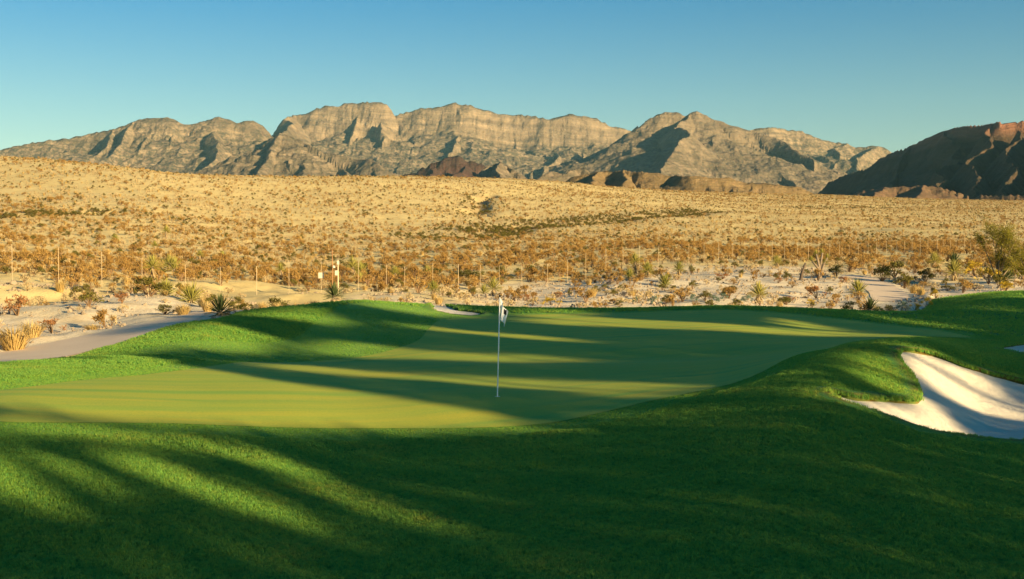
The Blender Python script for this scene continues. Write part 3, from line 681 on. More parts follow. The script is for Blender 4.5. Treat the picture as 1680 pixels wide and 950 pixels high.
# ------------------------------------------------------------------ flagstick in the green
WHITE = plain_mat('white_paint', (0.80, 0.80, 0.78), 0.4, 0.4, 0, 0.03)
BLACK = plain_mat('black_print', (0.02, 0.02, 0.025), 0.7, 0.2)
CLOTH = leaf_mat('white_flag_cloth', (0.84, 0.86, 0.88), (0.88, 0.89, 0.90), 0.3)
fx, fy = (816-CX)/F*28.1, 28.1
fz = float(turf_z(np.array(fx), np.array(fy)))+0.010
fl = empty('flagstick', (fx, fy, fz)); tag(fl, 'white golf flagstick with a limp white flag standing in the hole', 'flag')
fl.rotation_euler = (0, math.radians(1.4), 0)
PH = 2.30
tb = TB(); tb.tube([(0, 0, -0.12), (0, 0, 0.9), (0, 0, PH)], [0.016, 0.0155, 0.013], 10); obj('pole', tb.mesh('pole', [WHITE], True), None, fl)
tb = TB(); tb.tube([(0, 0, PH), (0, 0, PH+0.02), (0, 0, PH+0.055)], [0.020, 0.022, 0.010], 8); obj('finial', tb.mesh('finial', [BLACK], True), None, fl)
def clothpt(u, v, off=0.0):
    hx, hz = 0.012, -0.02-0.44*v
    f0, f1 = np.array([0.20, -0.33]), np.array([0.135, -0.69])
    x = hx*(1-u)+(f0[0]*(1-v)+f1[0]*v)*u + 0.018*math.sin(9*u+2*v); z = hz*(1-u)+(f0[1]*(1-v)+f1[1]*v)*u - 0.05*math.sin(math.pi*u)*(1-v)
    y = 0.045*math.sin(11.0*u+1.5*v)*min(1, 3*u) - 0.01*u + off
    return (x, y, PH+z)
def clothmesh(name, u0, u1, v0, v1, nu, nv, off, m):
    P = [clothpt(u0+(u1-u0)*i/(nu-1), v0+(v1-v0)*j/(nv-1), off) for j in range(nv) for i in range(nu)]
    me = np_mesh(name, P, grid_faces(nv, nu)); me.materials.append(m); return me
fo = obj('flag', clothmesh('flag', 0, 1, 0, 1, 26, 18, 0, CLOTH), None, fl)
eb = obj('emblem', clothmesh('emblem', 0.56, 0.76, 0.06, 0.40, 12, 10, -0.005, BLACK), None, fo)
tb = TB(); n = 24; V = []; T = []
for j, (rr, zz_) in enumerate(((0.054, -0.10), (0.054, 0.004), (0.062, 0.004), (0.062, -0.01))):
    for i in range(n): V.append((rr*math.cos(6.2832*i/n), rr*math.sin(6.2832*i/n), zz_))
for j in range(3):
    for i in range(n): a, b = j*n+i, j*n+(i+1) % n; T += [(a, b, b+n), (a, b+n, a+n)]
tb.add(V, T); cup = obj('hole_cup', tb.mesh('hole_cup', [WHITE])); cup.location = (fx, fy, fz-0.001)
tag(cup, 'white rimmed hole cup sunk in the green at the foot of the flagstick', 'hole cup')

# ------------------------------------------------------------------ desert fence, sign and pole
STEEL = plain_mat('pale_post', (0.46, 0.36, 0.22), 0.6, 0.3, 0.0, 0.1)
RUST = plain_mat('brown_post', (0.30, 0.16, 0.07), 0.8, 0.2, 0.0, 0.2)
PANEL = plain_mat('sign_white', (0.5, 0.45, 0.36), 0.6, 0.3, 0.0, 0.05)
POSTS = [(-62,396),(20,401),(96,405),(167,413),(233,425),(304,440),(362,447),(421,437),(474,427),(527,425),(588,429),(634,446),(664,437),(710,431),(752,433),(788,434),(819,437),(856,433),(898,433),(931,426),(961,415),(994,408),(1022,405),(1049,403),(1080,404),(1104,402),(1130,400),(1155,399),(1179,398),(1202,399),(1222,396),(1245,395),(1267,395),(1287,394),(1308,397),(1326,398),(1343,398),(1361,399),(1377,400),(1393,404),(1408,406),(1424,405),(1438,399),(1454,396),(1471,394),(1484,396),(1496,395),(1510,394),(1522,394),(1537,393),(1547,395),(1559,393),(1568,391),(1582,397),(1592,395),(1604,395),(1617,395),(1630,395),(1644,395),(1658,395),(1673,395),(1690,395)]
fy_of = lambda p: float(np.interp(p, [-80, 0, 300, 600, 900, 1000, 1300, 1590, 1700], [73, 75, 83, 96, 112, 124, 160, 190, 196]))
FP = []
for p, top in POSTS:
    Y = fy_of(p); X = (p-CX)/F*Y; Z = float(desert_z(np.array([X]), np.array([Y]))[0]); ht = pix(p, top, Y)[2]-Z
    FP.append((X, Y, Z, min(max(ht, 2.1), 2.9)))
fence = empty('wire_fence', FP[0][:3]); tag(fence, 'long wire fence of thin pale posts crossing the desert behind the green', 'fence')
o0 = np.array(FP[0][:3])
tb = TB(); tb.tube([(0, 0, -0.4), (0, 0, 0.5), (0, 0, 1.0)], [0.015, 0.015, 0.015], 6); pm = tb.mesh('post', [STEEL], True)
tb = TB(); tb.tube([(0, 0, -0.4), (0, 0, 0.5), (0, 0, 1.0)], [0.022, 0.022, 0.022], 6); pm2 = tb.mesh('post', [STEEL], True)
for i, (X, Y, Z, ht) in enumerate(FP):
    o = obj('post', pm if i % 7 else pm2, None, fence); o.location = np.array((X, Y, Z))-o0; o.scale = (1, 1, ht)
for lev, rad in ((0.985, 0.004), (0.52, 0.003), (0.06, 0.003)):
    tb = TB()
    for a, b in zip(FP[:-1], FP[1:]):
        A = np.array((a[0], a[1], a[2]+a[3]*lev))-o0; B = np.array((b[0], b[1], b[2]+b[3]*lev))-o0
        tb.tube([A, (A+B)/2-np.array([0, 0, 0.02]), B], [rad]*3, 3)
    obj('wire', tb.mesh('wire', [STEEL]), None, fence)
def box(tb, c, s, mat=0):
    x, y, z = c; a, b, d = (t*0.5 for t in s)
    V = [(x+i*a, y+j*b, z+k*d) for k in (-1, 1) for j in (-1, 1) for i in (-1, 1)]
    tb.add(V, [(0,2,3),(0,3,1),(4,5,7),(4,7,6),(0,1,5),(0,5,4),(2,6,7),(2,7,3),(0,4,6),(0,6,2),(1,3,7),(1,7,5)], mat)
# white plate on the fence
i9 = [p for p, t in POSTS].index(527); X, Y, Z, ht = FP[i9]
sg = empty('fence_sign', (X, Y-0.06, pix(527, 457, Y)[2])); tag(sg, 'small square white sign fixed to a fence post left of the instrument pole', 'sign')
tb = TB(); box(tb, (0, 0, 0.24), (0.42, 0.02, 0.44)); obj('plate', tb.mesh('plate', [PANEL]), None, sg)
for zc in (0.40, 0.08):
    tb = TB(); box(tb, (0, 0.022, zc), (0.12, 0.03, 0.03)); obj('clamp', tb.mesh('clamp', [STEEL]), None, sg)
# pole with boxes
Yp = 88.0; px_ = 554.5; Xp = (px_-CX)/F*Yp; Zp = float(desert_z(np.array([Xp]), np.array([Yp]))[0]); hp = pix(px_, 426, Yp)[2]-Zp
po = empty('instrument_pole', (Xp, Yp, Zp)); tag(po, 'pale metal pole carrying two white boxes and a lamp near the dark yucca', 'pole')
tb = TB(); tb.tube([(0, 0, -0.3), (0, 0, hp*0.5), (0, 0, hp)], [0.062, 0.058, 0.052], 8); obj('pole_shaft', tb.mesh('pole_shaft', [STEEL], True), None, po)
tb = TB(); box(tb, (0.02, -0.09, hp-0.22), (0.16, 0.12, 0.28)); obj('equipment_box', tb.mesh('equipment_box', [PANEL]), None, po)
tb = TB(); box(tb, (-0.10, -0.10, hp*0.62), (0.20, 0.12, 0.36)); obj('equipment_box', tb.mesh('equipment_box', [PANEL]), None, po)
tb = TB(); tb.tube([(0, 0, hp*0.80), (-0.15, -0.02, hp*0.82), (-0.28, -0.02, hp*0.80)], [0.02]*3, 6); obj('arm', tb.mesh('arm', [STEEL]), None, po)
tb = TB(); tb.tube([(-0.30, -0.02, hp*0.84), (-0.30, -0.02, hp*0.80), (-0.30, -0.02, hp*0.76)], [0.03, 0.10, 0.12], 8); obj('lamp_head', tb.mesh('lamp_head', [PANEL], True), None, po)
Yq = 92.0; Xq = (545-CX)/F*Yq; Zq = float(desert_z(np.array([Xq]), np.array([Yq]))[0]); hq = pix(545, 409, Yq)[2]-Zq
tb = TB(); tb.tube([(0, 0, -0.3), (0.02, 0, hq*0.5), (0, 0, hq)], [0.045, 0.04, 0.035], 6); o = obj('wooden_stake', tb.mesh('wooden_stake', [RUST], True)); o.location = (Xq, Yq, Zq)
tag(o, 'tall thin brown stake just left of the instrument pole', 'stake')

# ------------------------------------------------------------------ plants one can pick out, by their place in the photograph
plant('olive_bush', 245, 498, 66, 38, 'dark olive bush, largest bush beside the cart path on the left', 'bush')
plant('olive_bush', 146, 514, 46, 32, 'brownish olive bush on the pale bank left of the biggest olive bush', 'bush')
plant('rust_shrub', 200, 510, 30, 22, 'small rust brown shrub between the two olive bushes', 'shrub')
plant('rust_shrub', 28, 520, 50, 40, 'rust brown shrub on the bank at the left edge', 'shrub')
plant('rust_shrub', 85, 545, 46, 30, 'low rust shrub on the bank above the cart path bend', 'shrub')
plant('straw_grass', 22, 575, 80, 46, 'large clump of straw grass beside the cart path at the left edge', 'grass clump')
plant('straw_grass', 52, 560, 50, 34, 'straw grass clump behind the largest one at the left edge', 'grass clump')
plant('straw_grass', 150, 540, 34, 14, 'low yellow straw clump beside the cart path', 'grass clump')
plant('olive_bush', 270, 517, 36, 20, 'small olive bush at the cart path edge under the biggest olive bush', 'bush')
plant('straw_grass', 300, 517, 38, 22, 'straw clump beside the small olive bush at the path edge', 'grass clump')
plant('straw_grass', 340, 512, 30, 22, 'straw clump left of the green yucca by the path end', 'grass clump')
plant('rabbitbrush', 404, 512, 36, 20, 'straw yellow round bush right of the green yucca by the path end', 'bush')
plant('olive_bush', 452, 505, 46, 26, 'olive bush rising over the left mound of turf', 'bush')
plant('straw_grass', 430, 508, 24, 22, 'straw clump left of the olive bush over the turf mound', 'grass clump')
yucca(250, 478, 54, 2, 'tall yucca on a shaggy trunk behind the biggest olive bush')
yucca(272, 492, 30, 0, 'pale low yucca just right of the biggest olive bush')
yucca(313, 500, 34, 0, 'yellow low yucca on the bank between path and fence')
yucca(361, 519, 34, 0, 'green yucca at the end of the left cart path', True)
yucca(548, 499, 36, 1, 'dark yucca on a short trunk below the instrument pole', True)
yucca(254, 418, 22, 2, 'trunked yucca highest on the left slope')
yucca(277, 442, 28, 1, 'pale yucca up the slope behind the tall shaggy yucca')
yucca(286, 446, 24, 0, 'low yucca next to the pale yucca on the left slope')
yucca(328, 432, 24, 2, 'trunked yucca on the slope above the fifth fence post')
yucca(365, 426, 16, 0, 'small yucca far up the slope above the sixth fence post')
yucca(189, 398, 16, 1, 'small yellow yucca on the upper left slope')
yucca(273, 392, 22, 3, 'lone trunked yucca on the open upper left slope')
yucca(460, 460, 26, 3, 'pale trunked yucca behind the fence left of the sign')
yucca(578, 450, 30, 1, 'broad yucca behind the fence right of the instrument pole')
yucca(592, 446, 22, 0, 'low yucca right behind the broad one near the instrument pole')
yucca(590, 466, 20, 0, 'low yellow yucca at the fence right of the pole')
yucca(648, 458, 22, 1, 'yucca behind the fence midway between pole and flag')
yucca(700, 456, 22, 1, 'yucca behind the fence left of the flag')
yucca(711, 494, 26, 1, 'pale yucca on the bank above the small rear bunker')
yucca(810, 490, 30, 1, 'yucca on the bank just left of the flag')
yucca(794, 484, 16, 0, 'small low yucca left of the flag on the bank')
yucca(1042, 458, 40, 2, 'tallest of the yucca cluster on the white rubble bank')
yucca(1062, 458, 26, 1, 'yucca at the right of the tallest one in the rubble cluster')
yucca(1033, 462, 18, 0, 'low yucca at the foot of the tallest rubble bank yucca')
yucca(1091, 466, 22, 0, 'low spreading yucca on the white rubble bank')
yucca(1114, 450, 24, 1, 'yucca behind the fence right of the rubble bank cluster')
yucca(1245, 499, 36, 1, 'shaggy yucca at the lower edge of the rubble right of centre')
yucca(1274, 442, 22, 1, 'yucca behind the rubble slope near the fence')
yucca(1408, 481, 26, 0, 'pale yucca left of the right-hand cart path')
yucca(1428, 516, 24, 0, 'dark yucca in the planting at the turf edge', True)
yucca(1533, 440, 26, 1, 'yucca among bushes behind the right cart path')
yucca(1565, 462, 34, 1, 'large yucca on the sandy bank left of the palo verde')
yucca(1565, 436, 22, 0, 'dark yucca behind the large one near the palo verde', True)
yucca(1650, 462, 26, 0, 'green yucca under the palo verde tree', True)
for px, py, w, h, k, lab in ((905,506,34,15,'rabbitbrush','bright yellow bush at the turf edge right of the flag'), (996,506,28,13,'rabbitbrush','second yellow bush at the turf edge right of the flag'),
  (1043,508,17,12,'blue_green_shrub','leftmost round blue green shrub along the turf edge'), (1073,508,21,14,'blue_green_shrub','largest round blue green shrub along the turf edge'), (1093,507,17,15,'olive_bush','brown olive shrub between two blue green shrubs'),
  (1137,507,15,13,'blue_green_shrub','pale blue green shrub left of the brown one at the turf edge'), (1157,506,22,16,'olive_bush','dark brown shrub among the blue green ones'), (1170,507,20,12,'blue_green_shrub','blue green shrub touching the dark brown one'),
  (1188,506,16,10,'blue_green_shrub','small blue green shrub under the orange bush'), (1196,503,32,19,'creosote_bush','orange bush at the turf edge behind blue green shrubs'), (1226,506,22,9,'blue_green_shrub','flat blue green shrub below the shaggy yucca'),
  (862,496,20,14,'rust_shrub','orange shrub on the pale bank just right of the flag'), (914,492,22,12,'rust_shrub','brown shrub above the bright yellow bush'), (968,491,17,12,'creosote_bush','orange shrub on rubble between the two yellow bushes'),
  (1041,481,18,9,'rust_shrub','small rust shrub alone on the white rubble'), (1164,488,17,12,'creosote_bush','round orange shrub on the white rubble'), (1202,478,17,13,'olive_bush','olive shrub on top of the white rubble'), (1185,460,36,12,'rust_shrub','reddish low shrub crowning the white rubble bank'),
  (1295,492,22,13,'rust_shrub','small brown shrub left of the reddish round bush'), (1340,487,32,27,'rust_shrub','reddish brown round bush on the bank left of the path'), (1277,465,16,12,'rust_shrub','brown tuft on the crest of the right bank'), (1300,472,18,12,'creosote_bush','orange tuft on the right bank'),
  (1290,503,28,10,'olive_bush','low olive shrub at the turf edge left of the planting'), (1330,505,22,12,'rabbitbrush','yellowish shrub at the turf edge left of the planting'), (1382,467,18,14,'rust_shrub','rust shrub left of the right-hand cart path'),
  (1400,514,40,20,'dark_bush','darkest bush at the left of the turf edge planting'), (1408,500,24,22,'creosote_bush','orange bush rising behind the darkest bush'), (1440,512,30,18,'dark_bush','dark green bush right of the dark yucca'),
  (1460,511,24,22,'olive_bush','olive bush in the middle of the turf edge planting'), (1480,513,26,20,'blue_green_shrub','grey green shrub in the turf edge planting'), (1502,509,26,20,'rabbitbrush','yellow bush in the turf edge planting'), (1520,505,26,22,'rabbitbrush','brightest yellow bush in the turf edge planting'), (1536,504,24,20,'rabbitbrush','yellow bush at the right end of the turf edge planting'),
  (1447,462,44,28,'olive_bush','olive bush left above the right-hand cart path'), (1468,458,46,32,'olive_bush','large olive bush behind the right-hand cart path'), (1484,471,36,30,'olive_bush','olive bush right of the cart path bend'), (1518,464,36,26,'olive_bush','olive bush right of the path with pale tips'), (1500,447,36,22,'creosote_bush','orange bush behind the olive bushes'), (1392,447,40,26,'creosote_bush','orange bush left of the path head'), (1372,456,30,24,'olive_bush','olive bush beside the branching joshua tree'),
  (1600,458,44,36,'rabbitbrush','pale yellow bush at the foot of the palo verde'), (1622,468,46,36,'rabbitbrush','large pale yellow bush in front of the palo verde trunk'), (1588,450,40,28,'creosote_bush','orange bush left of the palo verde'), (1640,474,36,28,'olive_bush','olive bush right of the large pale yellow bush'), (1672,460,36,26,'dark_bush','dark bush at the right edge below the palo verde'),
  (1530,473,40,14,'bursage_shrub','low tan shrub on the sandy bank by the right turf'), (1555,476,34,12,'olive_bush','low olive shrub on the sandy bank by the right turf'), (1600,478,36,14,'bursage_shrub','tan shrub on the sandy bank under the palo verde'), (1650,480,40,22,'rabbitbrush','yellow shrub on the bank at the right edge'), (1500,480,26,18,'straw_grass','straw clump between the path and the right turf')):
    if 880 < px < 1340 and py >= 502: py, w, h = py-4, w*1.1, h+4
    plant(k, px, py, w, h, lab, 'grass clump' if k == 'straw_grass' else ('bush' if 'bush' in lab else 'shrub'))

# branching joshua tree and the dead leaning trunk next to it
X, Y, Z = desert_hit(1345, 456); s = Y/F
jt = empty('joshua_tree', (X, Y, Z)); tag(jt, 'branching joshua tree with shaggy heads left of the right cart path', 'joshua tree'); OCC.append((X, Y, 0.8))
tb = TB(); heads = []
for dx, dz, mid in ((-7, 40, (-2, 22)), (3, 42, (1, 22)), (12, 34, (4, 20)), (-14, 30, (-3, 16)), (8, 26, (3, 14))):
    tb.tube([(0, 0, -0.2), (mid[0]*s, random.uniform(-.1, .1), mid[1]*s), (dx*s, random.uniform(-.3, .3), dz*s)], [0.16, 0.12, 0.09], 6); heads.append((dx*s, 0, dz*s))
obj('trunk', tb.mesh('trunk', [WOOD], True), None, jt)
hm = yucca_parts(777, 0.0, 0.42, 60, 0, 0.05)[0].mesh('leaf_head', [L_YUC])
for h_ in heads:
    o = obj('leaf_head', hm, None, jt); o.location = h_
X, Y, Z = desert_hit(1313, 460); s = Y/F
tb = TB(); tb.tube([(0, 0, -0.2), (3*s, 0, 12*s), (9*s, 0.1, 28*s)], [0.17, 0.15, 0.09], 7); tb.tube([(3*s, 0, 14*s), (1*s, 0, 22*s)], [0.08, 0.03], 5)
o = obj('dead_trunk', tb.mesh('dead_trunk', [plain_mat('dead_wood', (0.10, 0.075, 0.055), 0.95, 0.1, 0, 0.3)], True)); o.location = (X, Y, Z)
tag(o, 'dark leaning dead trunk left of the joshua tree', 'dead trunk')

# ------------------------------------------------------------------ trees
def tree(name, loc, meshes, label, cat, group=None, rz=0):
    e = empty(name, loc, rz); obj('trunk', meshes[0], None, e); obj('crown', meshes[1], None, e); tag(e, label, cat, group); return e
# palo verde: several leaning stems and fine sprays
def palo_verde(px, py, hpx, wpx, seed, label):
    X, Y, Z = desert_hit(px, py); Hh = hpx*Y/F; Wd = wpx*Y/F*0.5; q = R_(seed); tr, cr = TB(), TB()
    for i in range(9):
        a = q.uniform(0, 6.283); lean = q.uniform(0.25, 0.95); tip = np.array([math.cos(a)*Wd*lean, math.sin(a)*Wd*lean, Hh*(1.0-0.35*lean)*q.uniform(0.7, 0.98)])
        mid = tip*np.array([0.4, 0.4, 0.5])+q.normal(size=3)*0.12; tr.tube([(0, 0, -0.2), mid*0.5, mid, tip], [0.10, 0.07, 0.045, 0.012], 5)
        for j in range(16):
            f = q.uniform(0.35, 1.05); p = mid+(tip-mid)*f if f > 0.5 else mid*(f*2)
            d = q.normal(size=3); d[2] = abs(d[2])*0.7+0.1; d /= np.linalg.norm(d); L = q.uniform(0.5, 1.3)*Hh*0.16; e_ = p+d*L
            tr.tube([p, (p+e_)/2+q.normal(size=3)*0.04, e_], [0.014, 0.010, 0.004], 3)
            m = 60; t = q.uniform(0.15, 1.1, m)[:, None]; cr.leaves(p+(e_-p)*t+q.normal(size=(m, 3))*0.17, 0.15, q, 0, 0.5, 0.35)
    return tree('palo_verde_tree', (X, Y, Z), (tr.mesh('trunk', [WOOD], True), cr.mesh('crown', [L_PV])), label, 'tree')
palo_verde(1636, 466, 108, 96, 5, 'airy yellow green palo verde tree at the right edge, the left of two')
palo_verde(1690, 468, 84, 90, 6, 'lower palo verde tree cut by the right edge of the picture')

# trees standing to the right, outside the view, whose shadows streak the turf
sx_, sy_ = math.sin(SUN_AZ), math.cos(SUN_AZ)
# where the photograph shows sun on the turf; what lies between is shade, so foliage stands on those sight lines to the sun
LIT = [
 [(0,600),(150,590),(230,590),(300,602),(343,609),(428,623),(560,640),(638,652),(735,670),(809,677),(871,701),(949,712),(852,714),(677,713),(560,710),(350,704),(218,701),(117,687),(58,676),(0,672),(-60,660),(-60,605)],
 [(-60,680),(0,684),(117,696),(234,710),(331,726),(420,745),(380,755),(250,735),(130,722),(0,716),(-60,712)],
 [(380,735),(470,760),(560,806),(677,849),(794,888),(845,908),(794,903),(657,865),(560,832),(467,795),(390,765)],
 [(200,735),(312,782),(389,805),(490,845),(580,882),(550,884),(487,878),(428,862),(320,822),(235,790),(150,750)],
 [(-60,715),(0,755),(50,790),(128,860),(78,858),(30,840),(0,820),(-60,790)], [(-60,700),(0,728),(80,748),(160,795),(220,822),(190,828),(120,792),(40,752)],
 [(464,583),(598,584),(717,575),(800,581),(949,588),(973,592),(934,597),(800,596),(687,592),(538,588)],
 [(398,596),(508,602),(657,611),(800,621),(949,627),(1098,632),(1187,633),(1157,642),(1077,660),(979,654),(889,642),(800,637),(687,626),(538,617),(419,606)],
 [(526,560),(598,563),(687,575),(598,583),(467,581),(490,569)],
 [(380,519),(502,505),(526,513),(586,531),(538,535),(508,531),(428,522)], [(560,498),(598,496),(702,498),(776,519),(717,522),(657,513)],
 [(598,531),(687,535),(800,547),(889,553),(1008,566),(919,562),(800,553),(687,541)],
 [(90,592),(200,560),(300,535),(360,532),(467,560),(431,582),(360,579),(300,572),(150,592)],
 [(836,525),(919,519),(1038,525),(1157,531),(1300,540),(1437,549),(1525,554),(1487,556),(1386,553),(1300,552),(1157,544),(1008,538),(889,534)],
 [(1234,647),(1299,629),(1359,632),(1400,641),(1394,653),(1412,671),(1359,665),(1284,656)], [(960,690),(1040,678),(1110,672),(1160,690),(1090,705),(1000,708)],
 [(1364,588),(1388,576),(1433,579),(1472,600),(1492,626),(1507,650),(1490,659),(1448,644),(1388,623),(1359,600)], [(1382,568),(1448,564),(1507,568),(1561,597),(1597,605),(1537,591),(1478,576)],
 [(1478,582),(1522,585),(1597,608),(1626,623),(1720,660),(1720,685),(1626,668),(1567,650),(1507,617),(1480,597)], [(1397,650),(1478,665),(1513,644),(1552,668),(1612,701),(1680,710),(1680,716),(1597,710),(1507,692),(1433,671)],
 [(1273,522),(1361,538),(1400,545),(1330,541),(1260,532)], [(1495,484),(1538,478),(1720,484),(1720,492),(1589,490),(1538,492),(1508,489)], [(1551,497),(1589,498),(1674,514),(1654,514),(1576,504)], [(1402,514),(1487,527),(1614,546),(1563,542),(1462,529)], [(840,509),(966,511),(966,521),(878,521),(840,521)], [(1190,745),(1290,752),(1300,762),(1200,756)], [(698,497),(730,502),(792,516),(760,521),(712,510)]]
gpx, gpy = np.meshgrid(np.arange(-40, 1721, 4.0), np.arange(480, 952, 2.0))
lit = np.zeros(gpx.shape, bool)
for P in LIT: lit |= sdf(np.array(P, float), gpx, gpy) > 0
RUNM = np.minimum.accumulate(PYT, axis=1); GY = np.zeros(gpx.shape)
j0 = int(np.searchsorted(LY, math.log(9.0)))
for c in range(gpx.shape[1]):
    ci = int(np.clip(round((gpx[0, c]-PXS[0])/4.0), 0, len(PXS)-1)); jj = np.searchsorted(-RUNM[ci], -gpy[:, c]); GY[:, c] = np.exp(LY[np.clip(jj, j0, len(LY)-1)])
GX = (gpx-CX)/F*GY; tel = math.tan(SUN_EL); WC = 24.0
on = GY < y_turf(gpx)
gq = GX*(-sy_)+GY*sx_; gw = GX*sx_+GY*sy_; gh = zbase(GX, GY)+(WC-gw)*tel
CQ, CH = 0.30, 0.22; q0, h0 = -6.0, 3.0; nq, nh = 330, 80
iq = ((gq-q0)/CQ).astype(int); ih = ((gh-h0)/CH).astype(int); inb = on & (iq >= 0) & (iq < nq) & (ih >= 0) & (ih < nh)
tot = np.zeros((nq, nh)); drk = np.zeros((nq, nh))
np.add.at(tot, (iq[inb], ih[inb]), 1.0); np.add.at(drk, (iq[inb], ih[inb]), (~lit[inb]).astype(float))
for _ in range(2):    # close pin-holes between samples
    em = tot == 0; sm_t = np.zeros_like(tot); sm_d = np.zeros_like(tot)
    for a in (-1, 0, 1):
        for b in (-1, 0, 1): sm_t += np.roll(np.roll(tot, a, 0), b, 1); sm_d += np.roll(np.roll(drk, a, 0), b, 1)
    tot = np.where(em, sm_t*0.2, tot); drk = np.where(em, sm_d*0.2, drk)
pd = np.where(tot > 0, drk/np.maximum(tot, 1e-6), 0)
q_ = R_(333); cells = np.argwhere(pd > 0.25); qc = q0+(cells[:, 0]+0.5)*CQ; hc = h0+(cells[:, 1]+0.5)*CH; pc_ = pd[cells[:, 0], cells[:, 1]]
edges = [-6.0]
while edges[-1] < q0+nq*CQ: edges.append(edges[-1]+q_.uniform(2.6, 4.2))
k_ = 0
for a, b in zip(edges[:-1], edges[1:]):
    sel = (qc >= a) & (qc < b)
    if sel.sum() < 6: continue
    tr, cr = TB(), TB(); qm = 0.5*(a+b); ww = WC+q_.uniform(-1.5, 1.5); bx_, by_ = sx_*ww-sy_*qm, sy_*ww+sx_*qm; bz_ = land_z(bx_, by_)-0.03
    reps = np.maximum(1, np.round(15*pc_[sel]**1.5)).astype(int); Q1 = np.repeat(qc[sel], reps); H1 = np.repeat(hc[sel], reps); n1 = len(Q1)
    W1 = WC+np.clip(q_.normal(size=n1)*0.9, -2.5, 2.5); Q1 = Q1+q_.uniform(-.5, .5, n1)*CQ*1.3; H1 = H1+q_.uniform(-.5, .5, n1)*CH*1.3+(W1-WC)*tel
    Pq = np.stack([sx_*W1-sy_*Q1-bx_, sy_*W1+sx_*Q1-by_, H1-bz_], -1)
    cr.leaves(Pq, 0.30, q_, 0, 0.0, 0.7)
    lo_, hi_ = np.percentile(H1, 3)-bz_, np.percentile(H1, 92)-bz_
    tr.tube([(0, 0, -0.3), (0.12, -0.1, hi_*0.45), (0.0, 0.1, hi_*0.9)], [0.24, 0.17, 0.04], 8)
    for m1 in range(12):
        t_ = Pq[q_.integers(n1)]; z1 = max(lo_*0.7, t_[2]-1.6); tr.tube([(0.05, 0, z1), (t_[0]*0.5, t_[1]*0.5, (z1+t_[2])/2), t_], [0.06, 0.04, 0.012], 5)
    k_ += 1
    tree('shade_tree', (bx_, by_, bz_), (tr.mesh('trunk', [WOOD], True), cr.mesh('crown', [L_TREE])), 'tall shade tree right of the view, %s in its row from the camera' % (['nearest', 'second', 'third', 'fourth', 'fifth', 'sixth', 'seventh', 'eighth', 'ninth', 'tenth', 'eleventh', 'twelfth', 'thirteenth', 'fourteenth', 'fifteenth', 'sixteenth', 'seventeenth', 'eighteenth', 'nineteenth', 'twentieth', 'twenty-first', 'twenty-second', 'twenty-third', 'twenty-fourth', 'twenty-fifth', 'twenty-sixth', 'twenty-seventh', 'twenty-eighth', 'twenty-ninth', 'last'][min(k_-1, 29)]), 'tree', 'row of trees to the right that shades the turf')
# ------------------------------------------------------------------ scattering
def gn_scatter(name, protos, P, rot, scl, idx, label=None):
    me = bpy.data.meshes.new(name); me.vertices.add(len(P)); me.vertices.foreach_set('co', np.asarray(P, np.float32).ravel())
    a = me.attributes.new('rot', 'FLOAT_VECTOR', 'POINT'); a.data.foreach_set('vector', np.asarray(rot, np.float32).ravel())
    a = me.attributes.new('scl', 'FLOAT_VECTOR', 'POINT'); a.data.foreach_set('vector', np.asarray(scl, np.float32).ravel())
    a = me.attributes.new('pick', 'INT', 'POINT'); a.data.foreach_set('value', np.asarray(idx, np.int32))
    o = obj(name, me); tag(o, label, kind='stuff')
    ng = bpy.data.node_groups.new(name, 'GeometryNodeTree')
    ng.interface.new_socket('Geometry', in_out='INPUT', socket_type='NodeSocketGeometry'); ng.interface.new_socket('Geometry', in_out='OUTPUT', socket_type='NodeSocketGeometry')
    N, L = ng.nodes, ng.links; gi = N.new('NodeGroupInput'); go = N.new('NodeGroupOutput'); jn = N.new('GeometryNodeJoinGeometry')
    def na(nm, t):
        n = N.new('GeometryNodeInputNamedAttribute'); n.data_type = t; n.inputs[0].default_value = nm; return n.outputs[0]
    R, S, I = na('rot', 'FLOAT_VECTOR'), na('scl', 'FLOAT_VECTOR'), na('pick', 'INT')
    for k, pm_ in enumerate(protos):
        po_ = bpy.data.objects.new(name+'_piece', pm_)
        oi = N.new('GeometryNodeObjectInfo'); oi.inputs['Object'].default_value = po_; oi.inputs['As Instance'].default_value = True
        cmp_ = N.new('FunctionNodeCompare'); cmp_.data_type = 'INT'; cmp_.operation = 'EQUAL'; cmp_.inputs[3].default_value = k; L.new(I, cmp_.inputs[2])
        ip = N.new('GeometryNodeInstanceOnPoints'); L.new(gi.outputs[0], ip.inputs['Points']); L.new(cmp_.outputs[0], ip.inputs['Selection'])
        L.new(oi.outputs['Geometry'], ip.inputs['Instance']); L.new(R, ip.inputs['Rotation']); L.new(S, ip.inputs['Scale']); L.new(ip.outputs[0], jn.inputs[0])
    L.new(jn.outputs[0], go.inputs[0])
    md = o.modifiers.new('scatter', 'NODES'); md.node_group = ng
    return o
# running horizon per view column, to drop what the land hides
RUN = np.minimum.accumulate(PYT, axis=1)
def visible(X, Y, hgt):
    a = np.clip(((px_of(X, Y)-PXS[0])/4.0).round().astype(int), 0, len(PXS)-1); b = np.clip(((np.log(Y)-LY[0])/(LY[1]-LY[0])).astype(int), 0, len(LY)-1)
    return PYT[a, b]-hgt*F/Y*1.3 <= RUN[a, b]+0.5
def polar_points(n, y0, y1, umax, r):
    Y = np.sqrt(r.uniform(y0*y0, y1*y1, n)); return r.uniform(-umax, umax, n)*Y, Y
r = R_(42)
def outside_plain(X, Y, pad=0.5):
    ok = Y > y_turf(px_of(X, Y))+pad
    for nm, P in PATHS: ok &= sdf_local(P, X, Y, 2.0) < -0.5
    return ok
XA, YA = polar_points(29500, 40, 300, 0.58, r); XB, YB = polar_points(95000, 300, 900, 0.58, r)
GXs = [[], []]
